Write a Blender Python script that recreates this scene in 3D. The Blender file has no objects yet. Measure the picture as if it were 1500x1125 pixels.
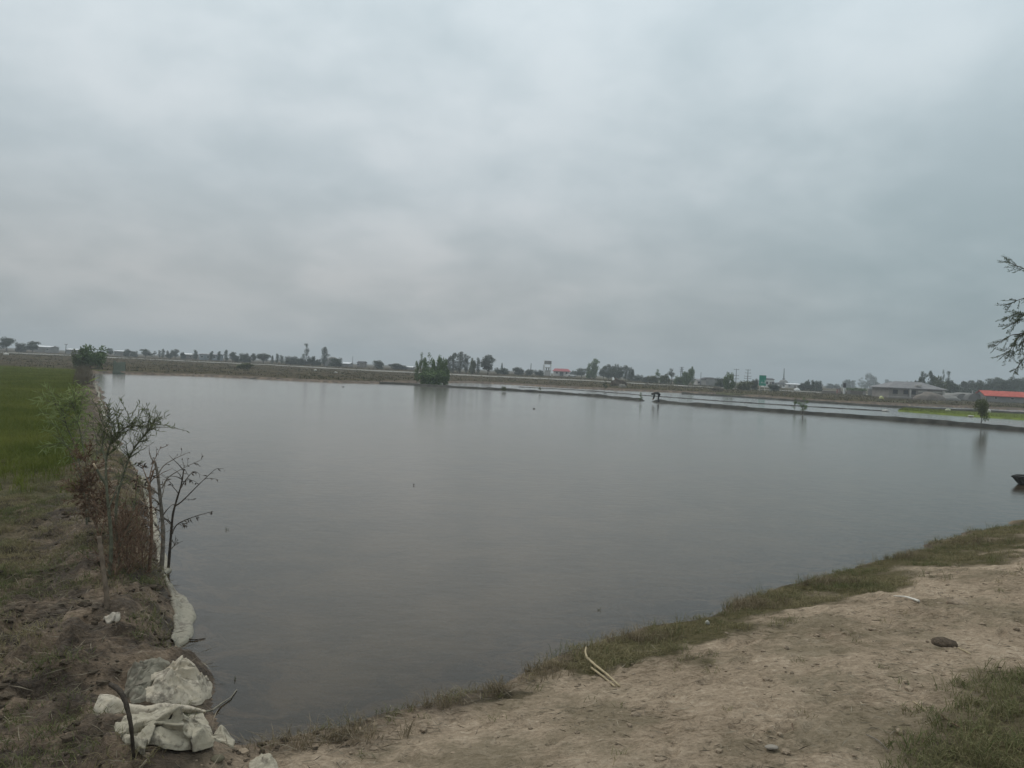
import bpy, math, random
import numpy as np
from mathutils import Matrix, Vector

random.seed(7); rng = np.random.default_rng(7)
R = math.radians
scene = bpy.context.scene
C = scene.collection

# ------------------------------------------------------------------ camera
FPX, W0, H0, CAMZ = 1133.0, 1500.0, 1125.0, 2.5
PITCH, ROLL = math.atan(20.5 / FPX), math.atan(0.046)
RM = Matrix.Rotation(R(90) - PITCH, 3, 'X') @ Matrix.Rotation(ROLL, 3, 'Z')
cam_d = bpy.data.cameras.new('camera'); cam = bpy.data.objects.new('camera', cam_d); C.objects.link(cam)
cam_d.sensor_width = 36; cam_d.lens = 36 * FPX / W0; cam_d.clip_end = 6000; cam_d.clip_start = 0.05
cam.matrix_world = Matrix.Translation((0, 0, CAMZ)) @ RM.to_4x4()
scene.camera = cam
scene.render.engine = 'CYCLES'
scene.cycles.use_denoising = True
scene.cycles.max_bounces = 6; scene.cycles.diffuse_bounces = 2; scene.cycles.glossy_bounces = 3
scene.cycles.transmission_bounces = 3; scene.cycles.transparent_max_bounces = 8; scene.cycles.volume_bounces = 0
scene.cycles.sample_clamp_indirect = 4
scene.view_settings.view_transform = 'Standard'; scene.view_settings.look = 'None'
scene.view_settings.gamma = 1; scene.view_settings.use_curve_mapping = False
scene.view_settings.exposure = 0.0

SUN_EL, SUN_AZ = R(52), R(-35)          # azimuth measured from +Y towards +X
# ------------------------------------------------------------------ node helper
class NT:
    def __init__(s, tree): s.t = tree; s.n = tree.nodes; s.l = tree.links
    def new(s, typ, **kw):
        n = s.n.new(typ)
        for k, v in kw.items(): setattr(n, k, v)
        return n
    def put(s, sock, v):
        if hasattr(v, 'is_output') or isinstance(v, bpy.types.NodeSocket): s.l.new(v, sock)
        else: sock.default_value = v
    def math(s, op, a, b=0.0, c=0.0, clamp=False):
        n = s.new('ShaderNodeMath', operation=op, use_clamp=clamp)
        s.put(n.inputs[0], a); s.put(n.inputs[1], b); s.put(n.inputs[2], c); return n.outputs[0]
    def mix(s, f, a, b, blend='MIX'):
        n = s.new('ShaderNodeMix', data_type='RGBA', blend_type=blend)
        s.put(n.inputs[0], f); s.put(n.inputs[6], c4(a)); s.put(n.inputs[7], c4(b)); return n.outputs[2]
    def noise(s, vec, scale, detail=4, rough=0.55, dist=0.0):
        n = s.new('ShaderNodeTexNoise'); s.put(n.inputs['Vector'], vec)
        n.inputs['Scale'].default_value = scale; n.inputs['Detail'].default_value = detail
        n.inputs['Roughness'].default_value = rough; n.inputs['Distortion'].default_value = dist
        return n.outputs['Fac']
    def ramp(s, f, stops, interp='LINEAR'):
        n = s.new('ShaderNodeValToRGB'); e = n.color_ramp.elements; n.color_ramp.interpolation = interp
        while len(e) < len(stops): e.new(0.5)
        for i, (p, c) in enumerate(stops): e[i].position = p; e[i].color = c4(c)
        s.put(n.inputs[0], f); return n.outputs[0]
    def rng(s, f, a, b, lo=0.0, hi=1.0):
        n = s.new('ShaderNodeMapRange', interpolation_type='SMOOTHSTEP')
        s.put(n.inputs[0], f); n.inputs[1].default_value = a; n.inputs[2].default_value = b
        n.inputs[3].default_value = lo; n.inputs[4].default_value = hi; return n.outputs[0]
def c4(c):
    if isinstance(c, (tuple, list)): return (*c[:3], 1.0)
    return c

# ------------------------------------------------------------------ world: overcast sky
world = bpy.data.worlds.new('World'); scene.world = world; world.use_nodes = True
w = NT(world.node_tree); w.n.clear()
out = w.new('ShaderNodeOutputWorld'); bg = w.new('ShaderNodeBackground'); bg.inputs['Strength'].default_value = 0.1
sky = w.new('ShaderNodeTexSky', sky_type='NISHITA'); sky.sun_disc = False
sky.sun_elevation = SUN_EL; sky.sun_rotation = SUN_AZ; sky.air_density = 1.5; sky.dust_density = 3.0
tc = w.new('ShaderNodeTexCoord'); sx = w.new('ShaderNodeSeparateXYZ'); w.l.new(tc.outputs['Generated'], sx.inputs[0])
X, Y, Z = sx.outputs
zc = w.math('MAXIMUM', Z, 0.0)
den = w.math('ADD', zc, 0.34)
cv = w.new('ShaderNodeCombineXYZ'); w.put(cv.inputs[0], w.math('DIVIDE', X, den)); w.put(cv.inputs[1], w.math('DIVIDE', Y, den))
uv = cv.outputs[0]
n1 = w.noise(uv, 0.95, 3, 0.45, 0.3); n2 = w.noise(uv, 2.6, 5, 0.5, 0.2); n3 = w.noise(uv, 1.2, 2, 0.4)
# cloud deck: paler overhead, greyer towards the horizon; a darker rain bank to the right
deckA = w.ramp(zc, [(0.0, (0.335, 0.360, 0.368)), (0.10, (0.405, 0.425, 0.435)), (0.22, (0.470, 0.520, 0.548)),
                    (0.42, (0.575, 0.645, 0.680)), (1.0, (0.78, 0.84, 0.87))])
deckB = w.ramp(zc, [(0.0, (0.225, 0.285, 0.305)), (0.08, (0.270, 0.330, 0.350)), (0.20, (0.355, 0.425, 0.450)),
                    (0.42, (0.545, 0.625, 0.665)), (1.0, (0.76, 0.83, 0.86))])
side = w.rng(w.math('ADD', X, w.math('MULTIPLY', w.math('SUBTRACT', n3, 0.5), 0.5)), -0.12, 0.58)
deck = w.mix(side, deckA, deckB)
n4 = w.noise(uv, 6.0, 4, 0.5, 0.2)
cn = w.math('ADD', w.math('MULTIPLY', n1, 0.42), w.math('ADD', w.math('MULTIPLY', n2, 0.40), w.math('MULTIPLY', n4, 0.18)))
lum = w.rng(cn, 0.37, 0.63, 1.01, 1.30)
tint = w.mix(w.rng(cn, 0.38, 0.62), (0.965, 1.0, 1.015), (1.02, 1.0, 0.995))
deck = w.mix(1.0, deck, tint, 'MULTIPLY')
sc_ = w.new('ShaderNodeVectorMath', operation='SCALE'); w.put(sc_.inputs[0], deck); w.put(sc_.inputs['Scale'], w.math('MULTIPLY', lum, 10.0))
allsky = w.mix(0.97, sky.outputs[0], sc_.outputs[0])
w.l.new(allsky, bg.inputs['Color']); w.l.new(bg.outputs[0], out.inputs['Surface'])

sun_d = bpy.data.lights.new('sun', 'SUN'); sun = bpy.data.objects.new('sun', sun_d); C.objects.link(sun)
sun_d.energy = 1.2; sun_d.angle = R(25); sun_d.color = (1.0, 0.96, 0.9)
sd_dir = Vector((math.sin(SUN_AZ) * math.cos(SUN_EL), math.cos(SUN_AZ) * math.cos(SUN_EL), math.sin(SUN_EL)))
sun.rotation_euler = sd_dir.to_track_quat('Z', 'Y').to_euler(); sun.location = (0, 0, 40)

# ------------------------------------------------------------------ pixel -> place
def ray(px, py):
    v = RM @ Vector(((px - W0 / 2) / FPX, -(py - H0 / 2) / FPX, -1.0)); return v
def P(px, py, z=0.0):                      # where the line of sight meets the level z
    d = ray(px, py); t = (z - CAMZ) / d.z
    return Vector((d.x * t, d.y * t, z))
def D(px, py, dist):                       # point at distance dist along Y
    d = ray(px, py); t = dist / d.y
    return Vector((d.x * t, dist, CAMZ + d.z * t))
def HOR(px): return 508 + 0.046 * px

# ------------------------------------------------------------------ numpy noise
def _h(ix, iy, s):
    a = (ix.astype(np.int64) * 374761393 + iy.astype(np.int64) * 668265263 + s * 2147483647) & 0xFFFFFFFF
    a = ((a ^ (a >> 13)) * 1274126177) & 0xFFFFFFFF
    return ((a ^ (a >> 16)) & 0xFFFF) / 65535.0
def vn(x, y, s=0):
    x0 = np.floor(x); y0 = np.floor(y); fx = x - x0; fy = y - y0
    fx = fx * fx * fx * (fx * (fx * 6 - 15) + 10); fy = fy * fy * fy * (fy * (fy * 6 - 15) + 10)
    a = _h(x0, y0, s); b = _h(x0 + 1, y0, s); c = _h(x0, y0 + 1, s); d = _h(x0 + 1, y0 + 1, s)
    return (a + (b - a) * fx) * (1 - fy) + (c + (d - c) * fx) * fy
def fbm(x, y, s=0, o=4):
    v = 0; a = 0.5; t = 0
    for i in range(o):
        v = v + a * vn(x * 2 ** i + 13.7 * i, y * 2 ** i - 7.1 * i, s + i); t += a; a *= 0.5
    return v / t
def ss(a, b, x):
    t = np.clip((x - a) / (b - a), 0, 1); return t * t * (3 - 2 * t)

# ------------------------------------------------------------------ shorelines
shore_left = [(128, 546), (133, 556), (141, 575), (146, 592), (150, 612), (160, 638), (178, 668), (200, 700), (216, 740),
              (226, 785), (236, 830), (243, 862), (258, 885), (263, 905), (260, 930), (250, 955), (262, 975)]
shore_near = [(300, 985), (312, 1010), (305, 1045), (318, 1080), (360, 1092), (430, 1085), (500, 1075), (560, 1052), (640, 1030),
              (720, 1008), (790, 978), (850, 950), (930, 926), (1030, 905), (1090, 874), (1170, 862), (1200, 846), (1300, 820),
              (1400, 790), (1500, 765), (1700, 712), (1900, 690)]
shore_far = [(1900, 617), (1500, 601), (1300, 593), (1200, 588), (1060, 578), (960, 574), (850, 569.5), (740, 563), (690, 561),
             (640, 561), (610, 561), (560, 562), (500, 561), (300, 551.5), (160, 547)]
WET = np.array([[P(a, b).x, P(a, b).y] for a, b in shore_left + shore_near + shore_far])
def sdist(x, y, poly=None):
    poly = WET if poly is None else poly
    x = np.asarray(x, float); y = np.asarray(y, float); sh = x.shape; x = x.ravel(); y = y.ravel()
    best = np.full(x.shape, 1e18); inside = np.zeros(x.shape, bool); n = len(poly)
    for i in range(n):
        ax, ay = poly[i]; bx, by = poly[(i + 1) % n]; ex, ey = bx - ax, by - ay
        t = np.clip(((x - ax) * ex + (y - ay) * ey) / (ex * ex + ey * ey + 1e-12), 0, 1)
        dx = x - ax - t * ex; dy = y - ay - t * ey
        best = np.minimum(best, dx * dx + dy * dy)
        if ey != 0:
            cr = ((ay > y) != (by > y)) & (x < ex * (y - ay) / ey + ax); inside ^= cr
    d = np.sqrt(best); d[inside] *= -1
    return d.reshape(sh)
DIP = (P(235, 1045, .08).x, P(235, 1045, .08).y)
ROAD_Y, ROAD_W = 190.0, 4.0
def zones(x, y):
    """height and surface cover of the ground at x, y"""
    x = np.asarray(x, float); y = np.asarray(y, float)
    amp = np.clip(y / 14.0, 0.6, 4.0)
    sd = sdist(x, y) + (fbm(x * 1.1, y * 1.1, 3, 4) - 0.5) * 0.34 * np.clip(y / 7, 0.5, 3)
    wl = 1 - ss(-2.1, -1.4, x + 0.12 * (y - 5) * (y < 60))
    lo = np.where(x < 12, 86.0, 45.0); hi = np.where(x < 12, 96.0, 80.0)
    fw = ss(lo, hi, y)
    s = np.maximum(sd, 0)
    near = 0.07 * (1 - np.exp(-s / 0.07)) + 0.36 * ss(0, 2.4, s) + 0.38 * ss(1.5, 5.5, s)
    bund = 0.12 * (1 - np.exp(-s / 0.07)) + 0.19 * ss(0, 0.45, s) * (1 - ss(0.6, 1.3, s)) - 0.03 * ss(1.0, 2.0, s)
    bund += 0.55 * ss(3.4, 0.5, y) * ss(0, 2, s)
    lf = 1 - ss(5, 60, x)
    far = 0.28 * (1 - np.exp(-s / 0.4)) + (0.1 + 0.18 * lf) * ss(2, 40, s) + 0.44 * lf * ss(45, 85, s)
    z = near * (1 - wl) + bund * wl
    z = z * (1 - fw) + far * fw
    dip = np.exp(-(((x - DIP[0]) / .62) ** 2 + ((y - DIP[1]) / .55) ** 2)); z = z * (1 - .72 * dip)
    # relief
    r1 = fbm(x * 0.8, y * 0.8, 11, 4) - 0.5; r2 = fbm(x * 4.2, y * 4.2, 17, 4) - 0.5
    r3 = np.abs(fbm(x * 9.0, y * 9.0, 23, 3) - 0.5)
    land = ss(0, 0.5, sd)
    rough_l = wl * (1 - fw) * ss(0.02, 0.3, sd) * ss(40, 10, y)
    z = z + land * (0.05 * r1 + 0.035 * r2 * (1 + 1.2 * rough_l)) + rough_l * (1 - .7 * dip) * (0.10 * (0.16 - r3) + 0.17 * r2)
    z = z + land * fw * 0.25 * (fbm(x * 0.15, y * 0.4, 31, 4) - 0.5)
    bed = -0.20 * (1 - np.exp(np.minimum(sd, 0) / 0.55)) + 0.09 * (fbm(x * 2.4, y * 2.4, 41, 4) - 0.5)
    z = np.where(sd > 0, z + 0.012, np.minimum(bed, 0.0) + sd.clip(-0.1, 0) * 0.15)
    # cover
    nz = fbm(x * 1.7, y * 1.7, 51, 4) - 0.5
    nzl = fbm(x * 0.35, y * 0.35, 57, 4) - 0.5
    gw = fringe_w(x)
    fr = 1 - ss(gw * 0.6, gw * 1.05 + 0.05, sd + nz * 1.7 + .5 * (fbm(x * 5, y * 5, 53, 3) - .5))
    corner = ss(-0.35, 0.35, -sdist(x, y, CORNER) + nz * 0.7)
    grass = np.maximum(fr * ss(-1.5, -.2, x + nz * 1.4), corner) * (1 - wl) * (1 - fw)
    path = (1 - wl) * (1 - fw) * (1 - grass)
    paddy = wl * (1 - fw) * ss(0.7, 1.2, sd + nz * 0.5) * ss(11.5, 17, y + nz * 5)
    sparse = wl * (1 - fw) * (1 - paddy) * ss(0.7, 1.7, sd + nz) * ss(5.4, 7.4, y + nz * 1.5)
    farg = fw * np.clip(0.28 + nzl * 1.6 + 0.45 * ss(-5, 35, x), 0, 1) * ss(0.5, 4, sd)
    wet = np.maximum((1 - ss(0.0, 0.25 + .55 * ss(1.4, -.6, x), sd + nz * (.18 + .5 * ss(1.4, -.6, x)))), wl * (1 - fw) * (1 - paddy) * (1 - 0.55 * sparse) * ss(30, 9, y))
    wet = np.maximum(wet, fw * (1 - ss(0.3, 2.0, sd)))
    g = np.maximum(np.maximum(grass, sparse * 0.75), farg)
    return z, path, g, wet, paddy, sd
CORNER = np.array([[P(a, b, 0.62).x, P(a, b, 0.62).y] for a, b in [(1335, 1140), (1385, 1085), (1440, 1040), (1475, 1005), (1540, 985)]] + [[7.5, 6.2], [14, 9.5], [60, 32], [60, -25], [2.4, -25], [2.0, 1.0]])
FRX = np.array([-9, -1.6, -1.0, 0.3, 1.0, 1.6, 2.4, 3.3, 4.6, 6.0, 9, 60.0])
FRW = np.array([0.0, 0.12, 0.28, 0.55, 1.0, 1.15, 1.2, 1.4, 1.45, 1.3, 1.2, 1.2])
def fringe_w(x): return np.interp(x, FRX, FRW)
def HZ(x, y): return float(zones(np.array([x]), np.array([y]))[0][0])
def G(px, py):                              # where the line of sight meets the ground
    z = 0.1
    for i in range(14):
        p = P(px, py, z); z = 0.5 * z + 0.5 * max(HZ(p.x, p.y), 0.0)
    p.z = HZ(p.x, p.y); return p

# ------------------------------------------------------------------ mesh builders
def mk_mesh(name, v, quads=None, tris=None, smooth=False):
    v = np.asarray(v, np.float32).reshape(-1, 3); me = bpy.data.meshes.new(name)
    q = np.asarray(quads if quads is not None else [], np.int32).reshape(-1, 4)
    t = np.asarray(tris if tris is not None else [], np.int32).reshape(-1, 3)
    me.vertices.add(len(v)); me.vertices.foreach_set('co', v.ravel())
    nl = q.size + t.size; me.loops.add(nl); me.loops.foreach_set('vertex_index', np.concatenate([q.ravel(), t.ravel()]).astype(np.int32))
    me.polygons.add(len(q) + len(t))
    st = np.concatenate([np.arange(len(q)) * 4, len(q) * 4 + np.arange(len(t)) * 3]).astype(np.int32)
    me.polygons.foreach_set('loop_start', st)
    me.polygons.foreach_set('use_smooth', np.full(len(st), smooth, bool))
    me.update(calc_edges=True); return me
class MB:
    """collects pieces of ONE part, then links them as one mesh"""
    def __init__(s): s.v = []; s.q = []; s.t = []; s.n = 0; s.a = []
    def add(s, v, q=None, t=None, a=0.5):
        v = np.asarray(v, float).reshape(-1, 3)
        if q is not None and len(q): s.q.append(np.asarray(q, int) + s.n)
        if t is not None and len(t): s.t.append(np.asarray(t, int) + s.n)
        s.v.append(v); s.a.append(np.broadcast_to(np.asarray(a, float), (len(v),)).copy()); s.n += len(v); return s
    def tube(s, pts, rad, sides=6, a=0.5, cap=True):
        pts = np.asarray([list(p) for p in pts], float); k = len(pts); rad = np.broadcast_to(np.asarray(rad, float), (k,))
        tan = np.gradient(pts, axis=0); tan /= np.linalg.norm(tan, axis=1)[:, None] + 1e-9
        up = np.array([0, 0, 1.0]) if abs(tan[0][2]) < 0.9 else np.array([1.0, 0, 0])
        vs = []
        for i in range(k):
            e1 = np.cross(tan[i], up); e1 /= np.linalg.norm(e1) + 1e-9; e2 = np.cross(tan[i], e1)
            an = np.arange(sides) * 2 * math.pi / sides
            vs.append(pts[i] + rad[i] * (np.cos(an)[:, None] * e1 + np.sin(an)[:, None] * e2))
        v = np.concatenate(vs); q = []
        for i in range(k - 1):
            for j in range(sides):
                j2 = (j + 1) % sides; q.append((i * sides + j, i * sides + j2, (i + 1) * sides + j2, (i + 1) * sides + j))
        t = []
        if cap:
            v = np.concatenate([v, pts[:1], pts[-1:]]); b = k * sides
            for j in range(sides):
                j2 = (j + 1) % sides; t.append((b, j2, j)); t.append((b + 1, (k - 1) * sides + j, (k - 1) * sides + j2))
        return s.add(v, q, t, a)
    def box(s, c, sz, rz=0.0, a=0.5, taper=1.0):
        x, y, z = np.asarray(sz, float) / 2
        v = np.array([[-x, -y, -z], [x, -y, -z], [x, y, -z], [-x, y, -z], [-x * taper, -y * taper, z], [x * taper, -y * taper, z], [x * taper, y * taper, z], [-x * taper, y * taper, z]])
        cs, sn = math.cos(rz), math.sin(rz); v = np.stack([v[:, 0] * cs - v[:, 1] * sn, v[:, 0] * sn + v[:, 1] * cs, v[:, 2]], 1) + np.asarray(c, float)
        return s.add(v, [(0, 3, 2, 1), (4, 5, 6, 7), (0, 1, 5, 4), (1, 2, 6, 5), (2, 3, 7, 6), (3, 0, 4, 7)], None, a)
    def leaves(s, c, d, ln, wd, a):
        """diamond leaves: centres of base c, directions d, lengths ln, widths wd"""
        c = np.asarray(c, float).reshape(-1, 3); n = len(c)
        if n == 0: return s
        d = np.asarray(d, float); d = d / (np.linalg.norm(d, axis=1)[:, None] + 1e-9)
        r = rng.normal(size=(n, 3)); sd = np.cross(d, r); sd /= np.linalg.norm(sd, axis=1)[:, None] + 1e-9
        nn = np.cross(d, sd)
        ln = np.broadcast_to(ln, (n,))[:, None]; wd = np.broadcast_to(wd, (n,))[:, None]
        v = np.stack([c, c + d * ln * .45 + sd * wd / 2, c + d * ln + nn * ln * .12, c + d * ln * .45 - sd * wd / 2], 1).reshape(-1, 3)
        q = np.arange(4 * n).reshape(n, 4)
        return s.add(v, q, None, np.repeat(np.broadcast_to(a, (n,)), 4))
    def blades(s, p, hgt, wid, lean, a, ldir=None):
        """grass blades of two segments standing at p"""
        p = np.asarray(p, float).reshape(-1, 3); n = len(p)
        if n == 0: return s
        th = rng.uniform(0, 2 * math.pi, n); sd = np.stack([np.cos(th), np.sin(th), 0 * th], 1)
        ph = rng.uniform(0, 2 * math.pi, n) if ldir is None else ldir + rng.normal(0, .7, n)
        le = np.stack([np.cos(ph), np.sin(ph), 0 * ph], 1) * (np.broadcast_to(lean, (n,)) * rng.uniform(.3, 1.5, n))[:, None]
        h = np.broadcast_to(hgt, (n,))[:, None]; wv = np.broadcast_to(wid, (n,))[:, None]; up = np.array([0, 0, 1.0])
        v = np.stack([p - sd * wv / 2, p + sd * wv / 2, p + up * h * .58 + le * h * .35 + sd * wv * .38, p + up * h * .58 + le * h * .35 - sd * wv * .38,
                      p + up * h * (1 - .25 * np.linalg.norm(le, axis=1)[:, None].clip(0, 2)) + le * h], 1).reshape(-1, 3)
        b = np.arange(n) * 5
        return s.add(v, np.stack([b, b + 1, b + 2, b + 3], 1), np.stack([b + 3, b + 2, b + 4], 1), np.repeat(np.broadcast_to(a, (n,)), 5))
    def mesh(s, name, smooth=False):
        me = mk_mesh(name, np.concatenate(s.v), np.concatenate(s.q) if s.q else None, np.concatenate(s.t) if s.t else None, smooth)
        at = me.attributes.new('rnd', 'FLOAT', 'POINT'); at.data.foreach_set('value', np.concatenate(s.a).astype(np.float32)); return me
    def build(s, name, mat, parent=None, smooth=False):
        me = s.mesh(name, smooth); me.materials.append(mat); return link(name, me, parent)
def link(name, me, parent=None):
    o = bpy.data.objects.new(name, me); C.objects.link(o)
    if parent is not None: o.parent = parent
    return o
def tag(o, label, cat, group=None):
    o['label'] = label; o['category'] = cat
    if group: o['group'] = group
    return o
def kind(o, k, label=None):
    o['kind'] = k
    if label: o['label'] = label
    return o
def thing(name, label, cat, loc=(0, 0, 0), group=None, rz=0.0):
    o = bpy.data.objects.new(name, None); C.objects.link(o); o.location = loc; o.rotation_euler = (0, 0, rz); o.empty_display_size = 0.1
    return tag(o, label, cat, group)
def blob(mb, c, r, seed=0, sub=2, am=.25, a=.5, flat=0.0):
    """uneven lump"""
    import bmesh
    bm = bmesh.new(); bmesh.ops.create_icosphere(bm, subdivisions=sub, radius=1.0)
    v = np.array([x.co[:] for x in bm.verts]); t = np.array([[q.index for q in f.verts] for f in bm.faces]); bm.free()
    f = 1 + am * 2 * (fbm(v[:, 0] * 1.7 + seed * 3.1 + v[:, 2], v[:, 1] * 1.7 + v[:, 2] * 1.3, seed, 3) - .5)
    v = v * f[:, None] * np.asarray(r, float)
    if flat: v[:, 2] = np.maximum(v[:, 2], -flat)
    return mb.add(v + np.asarray(c, float), None, t, a)

# ------------------------------------------------------------------ materials
MATS = {}
def mat(name, col, rough=0.85, var=0.25, scale=6.0, bump=0.0, col2=None, spec=0.12, attr=False, trans=0.0, metal=0.0, detail=5):
    if name in MATS: return MATS[name]
    m = bpy.data.materials.new(name); m.use_nodes = True; t = NT(m.node_tree); b = t.n['Principled BSDF']
    co = t.new('ShaderNodeTexCoord').outputs['Object']
    f = t.noise(co, scale, detail)
    c2 = col2 if col2 else tuple(x * (1 + var) for x in col); c1 = tuple(x * (1 - var) for x in col) if not col2 else col
    base = t.mix(t.rng(f, .3, .7), c1, c2)
    if attr:
        at = t.new('ShaderNodeAttribute', attribute_name='rnd').outputs['Fac']
        base = t.mix(at, c1, c2); base = t.mix(1.0, base, t.mix(f, (.75,) * 3, (1.2,) * 3), 'MULTIPLY')
    t.put(b.inputs['Base Color'], base); b.inputs['Roughness'].default_value = rough; b.inputs['Specular IOR Level'].default_value = spec
    b.inputs['Metallic'].default_value = metal
    if bump:
        bn = t.new('ShaderNodeBump'); bn.inputs['Distance'].default_value = bump; t.put(bn.inputs['Height'], t.noise(co, scale * 3, 6, .65)); t.l.new(bn.outputs[0], b.inputs['Normal'])
    if trans:
        o = t.n['Material Output']; tr = t.new('ShaderNodeBsdfTranslucent'); t.put(tr.inputs[0], base); mx = t.new('ShaderNodeMixShader'); mx.inputs[0].default_value = trans
        t.l.new(b.outputs[0], mx.inputs[1]); t.l.new(tr.outputs[0], mx.inputs[2]); t.l.new(mx.outputs[0], o.inputs[0])
    MATS[name] = m; return m

def ground_material():
    m = bpy.data.materials.new('ground_soil'); m.use_nodes = True; t = NT(m.node_tree); b = t.n['Principled BSDF']
    co = t.new('ShaderNodeTexCoord').outputs['Object']
    z = t.new('ShaderNodeAttribute', attribute_name='zone'); sp = t.new('ShaderNodeSeparateColor'); t.l.new(z.outputs['Color'], sp.inputs[0])
    path, grass, wet = sp.outputs; paddy = t.new('ShaderNodeAttribute', attribute_name='paddy').outputs['Fac']
    st = t.new('ShaderNodeMapping'); st.inputs['Scale'].default_value = (1, 1.6, 1); st.inputs['Rotation'].default_value = (0, 0, .5); t.l.new(co, st.inputs[0])
    a1 = t.noise(co, 1.3, 6, .6); a2 = t.noise(st.outputs[0], 9, 6, .65); a3 = t.noise(co, 45, 4, .6); a0 = t.noise(co, .09, 5, .6)
    a4 = t.noise(st.outputs[0], 22, 5, .7, .4); fine = t.math('ADD', t.math('MULTIPLY', a1, .28), t.math('ADD', t.math('MULTIPLY', a2, .27), t.math('ADD', t.math('MULTIPLY', a3, .20), t.math('MULTIPLY', a4, .25))))
    dirt = t.ramp(fine, [(.37, (.100, .074, .048)), (.44, (.245, .190, .133)), (.53, (.375, .295, .212)), (.62, (.51, .415, .312))])
    earth = t.ramp(t.math('ADD', t.math('MULTIPLY', fine, .5), t.math('MULTIPLY', a0, .5)), [(.36, (.048, .040, .030)), (.5, (.080, .067, .050)), (.64, (.112, .094, .070))])
    gsoil = t.ramp(fine, [(.37, (.030, .027, .013)), (.47, (.080, .070, .036)), (.56, (.125, .106, .060)), (.66, (.19, .155, .095))])
    mud = t.ramp(fine, [(.37, (.026, .018, .011)), (.46, (.086, .061, .039)), (.54, (.150, .108, .071)), (.64, (.25, .19, .133))])
    pad = t.ramp(fine, [(.33, (.042, .050, .011)), (.5, (.075, .090, .018)), (.68, (.11, .12, .03))])
    fl = t.noise(st.outputs[0], 34, 3, .7, .6); dirt = t.mix(t.math('MULTIPLY', t.rng(fl, .60, .70), .65), dirt, (.075, .060, .042)); dirt = t.mix(t.math('MULTIPLY', t.rng(t.noise(co, 1.1, 5, .65), .46, .62), .5), dirt, (.120, .106, .066))
    c = t.mix(path, earth, dirt); c = t.mix(grass, c, gsoil); mud = t.mix(1.0, mud, t.mix(t.rng(t.noise(co, 2.6, 4, .6), .4, .6), (.55,) * 3, (1.25,) * 3), 'MULTIPLY'); c = t.mix(wet, c, mud); c = t.mix(paddy, c, pad)
    ps = t.new('ShaderNodeSeparateXYZ'); t.l.new(co, ps.inputs[0]); below = t.rng(ps.outputs[2], -.012, -.045)
    bedc = t.mix(t.rng(t.noise(co, 2.2, 6, .65, .8), .42, .58), (.030, .026, .018), (.26, .19, .125)); c = t.mix(below, c, bedc)
    t.put(b.inputs['Base Color'], c); t.put(b.inputs['Roughness'], t.math('SUBTRACT', .95, t.math('MULTIPLY', wet, .25))); t.put(b.inputs['Specular IOR Level'], t.math('MULTIPLY', wet, .22))
    bn = t.new('ShaderNodeBump'); bn.inputs['Distance'].default_value = .07; bn.inputs['Strength'].default_value = 1.0; t.put(bn.inputs['Height'], t.math('ADD', t.math('MULTIPLY', a2, .6), t.math('ADD', t.math('MULTIPLY', a3, .25), t.math('MULTIPLY', a4, .4))))
    t.l.new(bn.outputs[0], b.inputs['Normal']); return m

def water_material():
    m = bpy.data.materials.new('muddy_water'); m.use_nodes = True; t = NT(m.node_tree); t.n.clear()
    o = t.new('ShaderNodeOutputMaterial'); co = t.new('ShaderNodeTexCoord').outputs['Object']
    mp = t.new('ShaderNodeMapping'); mp.inputs['Scale'].default_value = (1, 1.9, 1); mp.inputs['Rotation'].default_value = (0, 0, -.25); t.l.new(co, mp.inputs[0])
    rip = t.math('ADD', t.math('MULTIPLY', t.noise(mp.outputs[0], 3.2, 3, .5), .7), t.math('MULTIPLY', t.noise(mp.outputs[0], 11, 2, .5), .12))
    sh = t.new('ShaderNodeAttribute', attribute_name='shallow').outputs['Fac']; calm = t.rng(t.noise(co, .09, 4, .55), .38, .62, .5, .9)
    bn = t.new('ShaderNodeBump'); bn.inputs['Distance'].default_value = .018; t.put(bn.inputs['Strength'], t.math('MULTIPLY', calm, .55)); t.put(bn.inputs['Height'], rip)
    fr = t.new('ShaderNodeFresnel'); fr.inputs['IOR'].default_value = 1.333; t.l.new(bn.outputs[0], fr.inputs['Normal'])
    gl = t.new('ShaderNodeBsdfGlossy'); gl.inputs['Roughness'].default_value = .12; t.l.new(bn.outputs[0], gl.inputs['Normal']); gl.inputs['Color'].default_value = (.97, .96, .94, 1)
    df = t.new('ShaderNodeBsdfDiffuse'); mu = t.rng(t.noise(co, .9, 6, .62, .3), .36, .64)
    t.put(df.inputs['Color'], t.mix(mu, (.058, .042, .023), (.078, .056, .031)))
    tr = t.new('ShaderNodeBsdfTransparent'); tr.inputs['Color'].default_value = (.62, .58, .50, 1)
    body = t.new('ShaderNodeMixShader'); t.put(body.inputs[0], t.math('SUBTRACT', .88, t.math('MULTIPLY', sh, .72))); t.l.new(tr.outputs[0], body.inputs[1]); t.l.new(df.outputs[0], body.inputs[2])
    mx = t.new('ShaderNodeMixShader'); t.l.new(fr.outputs[0], mx.inputs[0]); t.l.new(body.outputs[0], mx.inputs[1]); t.l.new(gl.outputs[0], mx.inputs[2])
    t.l.new(mx.outputs[0], o.inputs[0]); return m

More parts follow.
